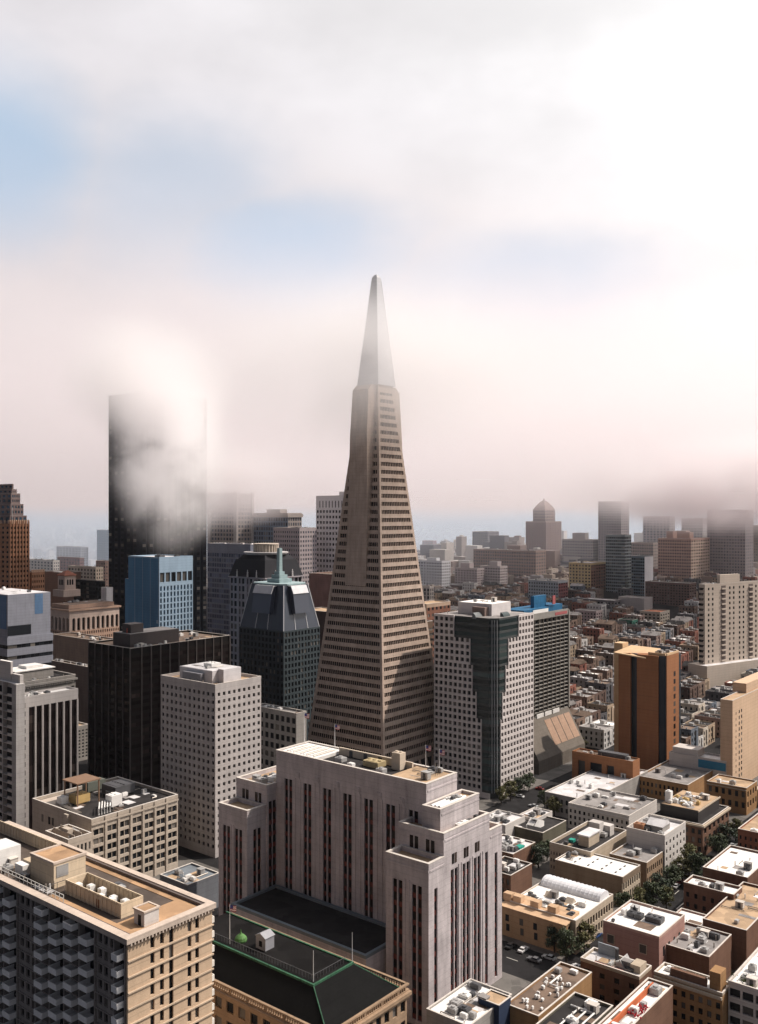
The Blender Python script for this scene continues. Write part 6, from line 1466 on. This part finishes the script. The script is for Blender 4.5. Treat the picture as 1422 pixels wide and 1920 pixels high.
# ================================================================ houses on the slope: one kind, many colours
HCOL = [('dark brown', (.13, .085, .07)), ('brown', (.20, .14, .11)), ('tan', (.38, .29, .21)), ('cream', (.50, .44, .37)), ('white', (.52, .50, .48)), ('grey', (.27, .25, .25)), ('brick red', (.24, .10, .075)), ('slate blue', (.13, .15, .18)), ('pink', (.32, .23, .20)), ('dark grey', (.10, .095, .10))]
HROOF = [('white', M_WHITE), ('silver', M_SILVER), ('grey', M_GREYROOF), ('black tar', M_DARKROOF), ('brown', M_BROWNROOF)]
HM = {}
def house_mesh(ci, ri, w, l, st, pitched):
    k = (ci, ri, w, l, st, pitched)
    if k in HM: return HM[k]
    m = wall('house_' + HCOL[ci][0].replace(' ', '_'), HCOL[ci][1], .9, .2, .4, .1); h = st * 3.3 + 1
    b = MB(); b.box(0, w, 0, l, -9, h); 
    if pitched:
        r = MB(); r.extr([(-.4, h + .004), (w + .4, h + .004), (w / 2, h + w * .28)], 'y', -.4, l + .4)
    else:
        for a in ((0, w, 0, .3), (0, .3, .3, l), (w - .3, w, .3, l), (.3, w - .3, l - .3, l)): b.box(*a, h + .002, h + .7)
        r = MB(); r.box(.3, w - .3, .3, l - .3, h + .004, h + .12)
    rows = []
    for s in range(st):
        q = MB(); z = s * 3.3 + 1.2
        n = max(2, int(l / 3.2))
        for i in range(n): y = (i + .3) * l / n; q.box(-.06, -.003, y, y + 1.2, z, z + 1.8)
        n = max(2, int(w / 3.2))
        for i in range(n): x = (i + .3) * w / n; q.box(x, x + 1.2, -.06, -.003, z, z + 1.8)
        rows.append(q.mesh('window_row', G_DARK))
    bay = MB(); bay.box(-.5, -.07, l * .1, l * .22, 3, h - .6); bay.box(w * .6, w * .85, -.5, -.07, 3, h - .6)
    u = MB(); u.box(w * .3, w * .3 + 2.2, l * .5, l * .5 + 2.6, h + .13, h + 2.2) if not pitched else u.box(w * .3, w * .3 + .8, l * .4, l * .4 + .8, h + .1, h + w * .28 + 1)
    for t in range(3): x = w * (.2 + .25 * t); y = l * (.2 + .22 * t); u.box(x, x + .7, y, y + .7, h + .13, h + 1.1)
    HM[k] = (b.mesh('house', m), r.mesh('roof', HROOF[ri][1]), rows, bay.mesh('bay', m), u.mesh('chimney', M_UNIT)); return HM[k]
OCC = [(560, 812, 500, 500), (808, 1002, 1140, 445), (985, 1070, 1136, 495), (1158, 1283, 1216, 480), (1072, 1202, 1395, 450), (1370, 1425, 1306, 460), (1311, 1425, 1096, 690), (1210, 1306, 1093, 880), (1184, 1224, 1043, 900), (1134, 1184, 1003, 950)]
def place_houses():
    rnd = random.Random(11); cand = []
    for bu in range(-8, 22):
        for bv in range(-26, 18):
            u0, v0 = bu * 66.0 + 170, bv * 44.0 + 8
            for row in (0, 1):
                u = u0
                while u < u0 + 52:
                    w = rnd.choice((7.5, 9.0, 11.0)); l = rnd.choice((14.0, 16.0))
                    v = v0 + (0 if row == 0 else 17.5)
                    cand.append((u, v, w, l)); u += w + .25
    n = 0; mass = MB(); cand.sort(key=lambda t: cw(t[0], t[1])[1])
    for (u, v, w, l) in cand:
        x, y = cw(u, v)
        if not (240 < y < 1330): continue
        c = city(x, y)
        if any(c[0] + w > a and c[0] < b and c[1] + l > p and c[1] < q for a, b, p, q in FOOT): continue
        st = rnd.choice((2, 3, 3, 3, 4)); base = hill(x, y); zt = base + st * 3.3 + 1
        px = 711 + x / y * S; py = 960 + (H - zt) / y * S
        beyond = (1450 < px < 1900) or (-500 < px < -70)      # streets just outside the frame, as part of the mass
        if px < 0: st = rnd.choice((4, 5, 7, 9)); zt = base + st * 3.3 + 1
        if not beyond and (y < 500 or not (770 < px < 1440) or (px < 1060 and py > 1150)): continue
        if any(a + 6 < px < b - 10 and py > t + 12 and y > d for a, b, t, d in OCC): continue
        if n >= 295 or beyond:                                   # the farther ones beyond about three hundred
            for a0, a1, b0, b1, z0, z1 in ((0, w, 0, l, -9, zt - base), (w * .3, w * .6, l * .4, l * .6, zt - base + .01, zt - base + 1.8)):
                mass.prism([(x + p * U[0] + q * V[0], y + p * U[1] + q * V[1]) for p, q in ((a0, b0), (a1, b0), (a1, b1), (a0, b1))], base + z0, base + z1)
            continue
        ci = rnd.choice((0, 0, 0, 1, 1, 1, 2, 2, 3, 4, 5, 5, 6, 6, 7, 8, 9, 9)); ri = rnd.choice((0, 1, 2, 2, 3, 3, 3, 4)); pit = rnd.random() < .22
        wm, rm, rows, bay, un = house_mesh(ci, ri if not pit else rnd.choice((2, 3, 4)), w, l, st, pit)
        o = bpy.data.objects.new('row_house', wm); COL.objects.link(o); o.location = (x, y, base); o.rotation_euler = (0, 0, TH)
        near = 'behind the orange brown tower' if 1120 < px < 1300 and y < 800 else 'right of the orange brown tower' if px >= 1282 and y < 700 else 'below the beige apartment slab' if px > 1300 and y < 700 else 'beside the blue roofed hotel' if px < 1130 and px > 1060 else 'right of the pyramid' if px <= 1060 else 'high on the slope'
        size = 'tall' if st == 4 else 'low' if st == 2 else 'narrow' if w < 8 else 'broad' if w > 10 else 'plain'
        o['label'] = f"{size} {HCOL[ci][0]} row house with {'pitched' if pit else 'flat ' + HROOF[ri][0]} roof {near}"; o['category'] = 'house'; o['group'] = 'row houses on the slope'
        for nm, me in [('roof', rm), ('bay', bay), ('chimney', un)] + [('window_row', r) for r in rows]:
            q = bpy.data.objects.new(nm, me); COL.objects.link(q); q.parent = o
        n += 1
    if mass.v:
        m, nt, bs = nodes('slope_house_paint'); geo = nt.nodes.new('ShaderNodeNewGeometry'); cr = nt.nodes.new('ShaderNodeValToRGB'); nt.links.new(geo.outputs['Random Per Island'], cr.inputs[0]); e = cr.color_ramp.elements
        e[0].color = (.13, .09, .08, 1); e[1].color = (.55, .53, .51, 1); cr.color_ramp.interpolation = 'CONSTANT'
        for p, c in ((.2, (.22, .17, .14)), (.4, (.40, .33, .27)), (.6, (.28, .26, .26)), (.75, (.24, .12, .10)), (.85, (.48, .42, .36))): q = e.new(p); q.color = (*c, 1)
        nt.links.new(cr.outputs[0], bs.inputs['Base Color']); bs.inputs['Roughness'].default_value = .9
        tag(mass.build('row_houses', m), 'packed farther houses of the slope below the hill hotels', None, 'row houses on the slope', 'stuff')
    return n
place_houses()
def distant():
    rnd = random.Random(5); b = MB()
    for i in range(9000):
        D = 1180 * (4.6 ** (rnd.random() ** 1.3)); px = rnd.uniform(-60, 1480); x = (px - 711) / S * D; base = hill(x, D)
        c = city(x, D)
        if any(a < c[0] < q and p < c[1] < r for a, q, p, r in FOOT): continue
        w, l = rnd.uniform(8, 22), rnd.uniform(8, 26); h = rnd.choice((7, 8, 10, 10, 12, 14, 18)) * (1.0 if rnd.random() < .93 else 2.2)
        z0 = base - 3; pts = [(0, 0), (w, 0), (w, l), (0, l)]
        b.prism([(x + p * U[0] + q * V[0], D + p * U[1] + q * V[1]) for p, q in pts], z0, base + h)
        if rnd.random() < .3:
            s = 0.4; b.prism([(x + p * s * U[0] + q * s * V[0], D + p * s * U[1] + q * s * V[1]) for p, q in pts], base + h + .01, base + h + 2.5)
    m, nt, bs = nodes('distant_house_paint'); geo = nt.nodes.new('ShaderNodeNewGeometry'); cr = nt.nodes.new('ShaderNodeValToRGB'); nt.links.new(geo.outputs['Random Per Island'], cr.inputs[0]); e = cr.color_ramp.elements
    e[0].color = (.16, .15, .16, 1); e[1].color = (.78, .78, .78, 1)
    for p, c in ((.25, (.33, .29, .27)), (.5, (.50, .47, .44)), (.62, (.28, .22, .20)), (.8, (.62, .60, .58))): n = e.new(p); n.color = (*c, 1)
    cr.color_ramp.interpolation = 'CONSTANT'; nt.links.new(cr.outputs[0], bs.inputs['Base Color']); bs.inputs['Roughness'].default_value = .9
    tag(b.build('distant_houses', m), 'far off carpet of small pale houses fading into haze', None, None, 'stuff')
distant()

# ================================================================ street trees
M_BARK = wall('bark', (.06, .045, .035), .95, .3, 2)
def leafmat(name, c):
    m, nt, bs = nodes(name); geo = nt.nodes.new('ShaderNodeNewGeometry'); cr = nt.nodes.new('ShaderNodeValToRGB'); nt.links.new(geo.outputs['Random Per Island'], cr.inputs[0]); e = cr.color_ramp.elements
    e[0].color = (*[v * .55 for v in c], 1); e[1].color = (*[v * 1.5 for v in c], 1); nt.links.new(cr.outputs[0], bs.inputs['Base Color']); bs.inputs['Roughness'].default_value = .7; return m
LEAF = [leafmat('leaf_dark_green', (.040, .055, .020)), leafmat('leaf_olive', (.085, .080, .022)), leafmat('leaf_deep_green', (.030, .045, .022))]
def crown_mesh(seed, mi):
    r = random.Random(seed); b = MB(); cl = []
    for i in range(38):
        a = r.uniform(0, 6.28); rad = r.uniform(.4, 3.6); z = r.uniform(2.6, 8.8); k = 1.0 - abs(z - 5.6) / 5
        cl.append((rad * k * math.cos(a) * 1.15, rad * k * math.sin(a) * 1.15, z, r.uniform(.7, 1.5)))
    for x, y, z, s in cl:
        for j in range(62):
            d = Vector((r.gauss(0, 1), r.gauss(0, 1), r.gauss(0, .8))).normalized() * s * r.uniform(.45, 1.05); p = Vector((x, y, z)) + d
            t = Vector((r.gauss(0, 1), r.gauss(0, 1), r.gauss(0, 1))).normalized(); q = t.cross(d).normalized(); w = r.uniform(.18, .38)
            b.quad(p - t * w, p + q * w * .6, p + t * w, p - q * w * .6)
    return b.mesh('crown', LEAF[mi])
def trunk_mesh(seed):
    r = random.Random(seed); b = MB(); b.tube([(0, 0, -.2), (.1, .05, 2), (.05, .1, 4.2)], .28, 7, 0, .16)
    for i in range(6):
        a = i * 1.05 + r.uniform(-.3, .3); b.tube([(.05, .08, 2.6 + i * .28), (1.1 * math.cos(a), 1.1 * math.sin(a), 4.4 + i * .3), (2.0 * math.cos(a), 2.0 * math.sin(a), 5.6 + i * .35)], .13, 5, 0, .04)
    return b.mesh('trunk', M_BARK)
CR = [crown_mesh(i, i % 3) for i in range(5)]; TK = [trunk_mesh(i) for i in range(3)]
# px, py of the crown's middle, metres tall, label
TREES = [(1062, 1768, 10, 'dark round tree before the tan range, left end of the avenue'), (1096, 1752, 9, 'dark green tree just right of the first by the tan range'), (1040, 1756, 8, 'small dark tree against the shaded tan wall'),
 (1172, 1692, 9, 'olive tree below the corner of the white roofed hall'), (1198, 1684, 9, 'olive tree in the avenue with sunlit top'), (1222, 1676, 10, 'broad olive tree in the middle of the avenue'), (1250, 1680, 8, 'olive tree at the near end of the avenue by the pink building'),
 (1236, 1655, 8, 'dark tree in front of the brown stone building'), (1262, 1640, 9, 'dark tree under the corner of the plain white cube'), (1292, 1606, 12, 'tall dark tree right of the plain white cube'), (1308, 1622, 11, 'second tall dark tree right of the plain white cube'), (1280, 1626, 9, 'dark tree hugging the white cube street wall'),
 (1362, 1562, 10, 'dark tree far along the avenue by the dark corniced building'), (1348, 1580, 9, 'dark tree farther along the avenue, lower one'), (1380, 1552, 9, 'olive tree far along the avenue with light top'), (1396, 1572, 8, 'tree by the rust red brick building'),
 (958, 1478, 9, 'dark street tree at the foot of the glass cornered tower'), (976, 1470, 9, 'second street tree at the foot of the glass cornered tower'), (992, 1462, 9, 'street tree between the glass cornered tower and the hotel'), (940, 1488, 8, 'street tree in front of the glass corner base'),
 (1022, 1496, 9, 'dark tree on the diagonal street by the wedge shaped building'), (1040, 1508, 9, 'dark tree at the tip of the wedge shaped building'), (1010, 1600, 9, 'dark tree between the red brick building and the cream parapet'), (1026, 1590, 8, 'small tree by the left end of the cream parapet building'),
 (1106, 1378, 9, 'dark tree on the square beyond the orange annex'), (1130, 1366, 9, 'dark tree beside the orange brown tower'), (1090, 1392, 8, 'tree at the edge of the square near the hotel foot'), (1112, 1352, 10, 'tree in the shaded park beyond the hotel'), (875, 1078, 10, 'tree on the hill below the pinkish stepped block'), (940, 1138, 12, 'rusty dark tree behind the roof of the glass cornered tower')]
for i, (px, py, hh, lab) in enumerate(TREES):
    P = gp(px, py, hh * .62 + .15)
    if py < 1200: P = pt(px, py, 700)
    base = max(0.14, hill(P.x, P.y)) if py >= 1200 else hill(P.x, P.y); s = hh / 9.2
    if py < 1200: s = 1.3
    t = empty('street_tree', (P.x, P.y, base), i * 1.3); t.scale = (s * (1.0 + .12 * (i % 3)), s * (1.0 + .1 * ((i + 1) % 3)), s)
    tag(t, lab, 'tree', 'trees along the streets')
    a = bpy.data.objects.new('trunk', TK[i % 3]); COL.objects.link(a); a.parent = t
    c = bpy.data.objects.new('crown', CR[i % 5]); COL.objects.link(c); c.parent = t

# ================================================================ cars
def carmat(n, c): return plain('car_paint_' + n, c, .3, .1, .5)
PAINT = {'white': (.7, .7, .7), 'silver': (.4, .41, .42), 'black': (.02, .02, .022), 'dark red': (.2, .02, .02), 'blue': (.03, .07, .2), 'grey': (.15, .15, .16)}
body = {}
def car_parts(col):
    if col in body: return body[col]
    b = MB(); prof = [(-2.2, .35), (2.2, .35), (2.2, .75), (1.2, .92), (-1.9, .95), (-2.2, .85)]; b.extr(prof, 'y', -.88, .88); b.extr([(-1.45, .94), (.75, .94), (.2, 1.42), (-1.1, 1.44)], 'y', -.68, .68)
    w = MB(); w.extr([(-1.62, .96), (.98, .94), (.26, 1.36), (-1.16, 1.38)], 'y', -.72, .72)
    wh = MB(); wh.prism([(.33 * math.cos(t * math.pi / 6), .33 * math.sin(t * math.pi / 6)) for t in range(12)], -.11, .11)
    l = MB(); l.box(2.2, 2.24, -.8, -.5, .6, .76)
    body[col] = (b.mesh('body', carmat(col.replace(' ', '_'), PAINT[col])), w.mesh('window', G_DARK), wh.mesh('wheel', plain('tyre', (.02, .02, .02))), l.mesh('headlight', M_UNITW)); return body[col]
CARS = [(958, 1772, 'black', 0, 'black car parked left in the yard beside the federal building'), (982, 1779, 'white', 0, 'white car in the yard beside the federal building'), (1030, 1794, 'silver', 90, 'silver car on the crossing by the tan range'), (1002, 1798, 'grey', 90, 'grey car in the shaded street before the trees'),
 (1268, 1660, 'white', 0, 'white car under the avenue trees near the plain white cube'), (1310, 1600, 'silver', 0, 'silver car on the avenue right of the tall dark tree'), (1322, 1590, 'white', 0, 'white car farther up the avenue in a line'), (1332, 1580, 'dark red', 0, 'dark red car in the avenue line of cars'), (1374, 1584, 'silver', 0, 'silver car by the rust red brick building'),
 (1078, 1812, 'white', 0, 'white car parked before the dark brick building, upper one'), (1070, 1826, 'grey', 0, 'grey car parked before the dark brick building, lower one'), (1062, 1840, 'blue', 0, 'blue car at the end of the parked row by the ochre wall'), (975, 1492, 'white', 90, 'white car in the street below the glass cornered tower'), (1012, 1478, 'dark red', 90, 'dark red car near the hotel foot'), (1000, 1510, 'silver', 90, 'silver car on the diagonal street'), (1320, 1800, 'grey', 0, 'grey car in the narrow lane behind the ochre stair tower'), (1300, 1706, 'white', 0, 'white car by the low dark garage'), (1286, 1628, 'grey', 0, 'grey car on the avenue beside the plain white cube'), (1276, 1652, 'dark red', 0, 'dark red car on the avenue below the plain white cube'), (1140, 1738, 'silver', 0, 'silver car on the avenue before the white roofed hall'), (1120, 1752, 'blue', 0, 'blue car at the near end of the avenue'), (1345, 1570, 'black', 0, 'black car far up the avenue by the dark corniced building'), (1302, 1715, 'black', 0, 'black car by the low dark garage')]
for (px, py, col, rz, lab) in CARS:
    P = gp(px, py, 0.7); t = empty('parked_car', (P.x, P.y, -.04 if True else 0), TH + R_(rz)); c = city(P.x - P0.x, P.y - P0.y)
    on = any(a < c[0] < b_ and p < c[1] < q for a, b_, p, q in ((-110, 40, -8, 92), (58, 330, -8, 74), (-110, 330, -150, -23), (58, 190, 90, 190), (205, 330, 90, 190)))
    t.location.z = .15 if on else -.04
    tag(t, lab, 'car', 'cars on the streets'); bm_, wm, wh, li = car_parts(col)
    for nm, me, loc, r in (('body', bm_, (0, 0, 0), None), ('window', wm, (0, 0, 0), None), ('headlight', li, (0, 0, 0), None), ('headlight', li, (0, 1.3, 0), None)):
        o = bpy.data.objects.new(nm, me); COL.objects.link(o); o.parent = t; o.location = loc
    for sx in (-1.35, 1.4):
        for sy in (-.82, .82): o = bpy.data.objects.new('wheel', wh); COL.objects.link(o); o.parent = t; o.location = (sx, sy, .33); o.rotation_euler = (R_(90), 0, 0)
cloud('fog_bank', 'wide pale fog deck whose ragged underside swallows the tops of far towers', (100, 2200, 330), (3300, 1400, 230), 0.0026, 0.0042, (0.3, 0.6), 0.5, (0.965, 0.93, 0.94), 0.4, 1.0, profile=(-1.17, -1.0, -1.0, -0.80, 0.1, 1.0), step=0.5)
cloud('fog_wisp', 'thin veil of fog drifting across the foot of the pyramid spire', (-2, 470, 211), (120, 80, 54), 0.026, 0.018, (0.25, 0.6), 0.08, (1.0, 0.985, 0.985), 0.3, 2.0)
cloud('fog_puff', 'white puff of fog hanging before the tall black tower', tuple(pt(325, 845, 755)), (52, 120, 92), 0.04, 0.03, (0.38, 0.58), 0.2, (1.0, 0.985, 0.99), 0.25, 3.0)
cloud('fog_shred', 'torn shred of fog around the top of the tall black tower', tuple(pt(288, 716, 770)), (76, 150, 58), 0.019, 0.014, (0.25, 0.55), 0.3, (1.0, 0.98, 0.98), 0.3, 4.0)
cloud('ground_mist', 'blue grey mist lying over the far streets', (0, 3400, 66), (2600, 2570, 90), 0.0010, 0.002, (0.1, 0.3), 0.5, (0.80, 0.90, 1.0), 0.2, 5.0, profile=(-3.0, -2.0, -1.0, -0.76, 0.7, 1.0))
cloud('fog_scraps', 'ragged scraps of fog trailing among the towers on the hill at the right', (400, 1010, 168), (235, 120, 62), 0.08, 0.015, (0.38, 0.60), 0.15, (1.0, 0.97, 0.975), 0.3, 6.0)
cloud('fog_veil', 'thin veil of fog over the hazy towers right of the black tower', (-150, 915, 166), (95, 70, 50), 0.05, 0.012, (0.30, 0.6), 0.2, (1.0, 0.97, 0.975), 0.3, 7.0)
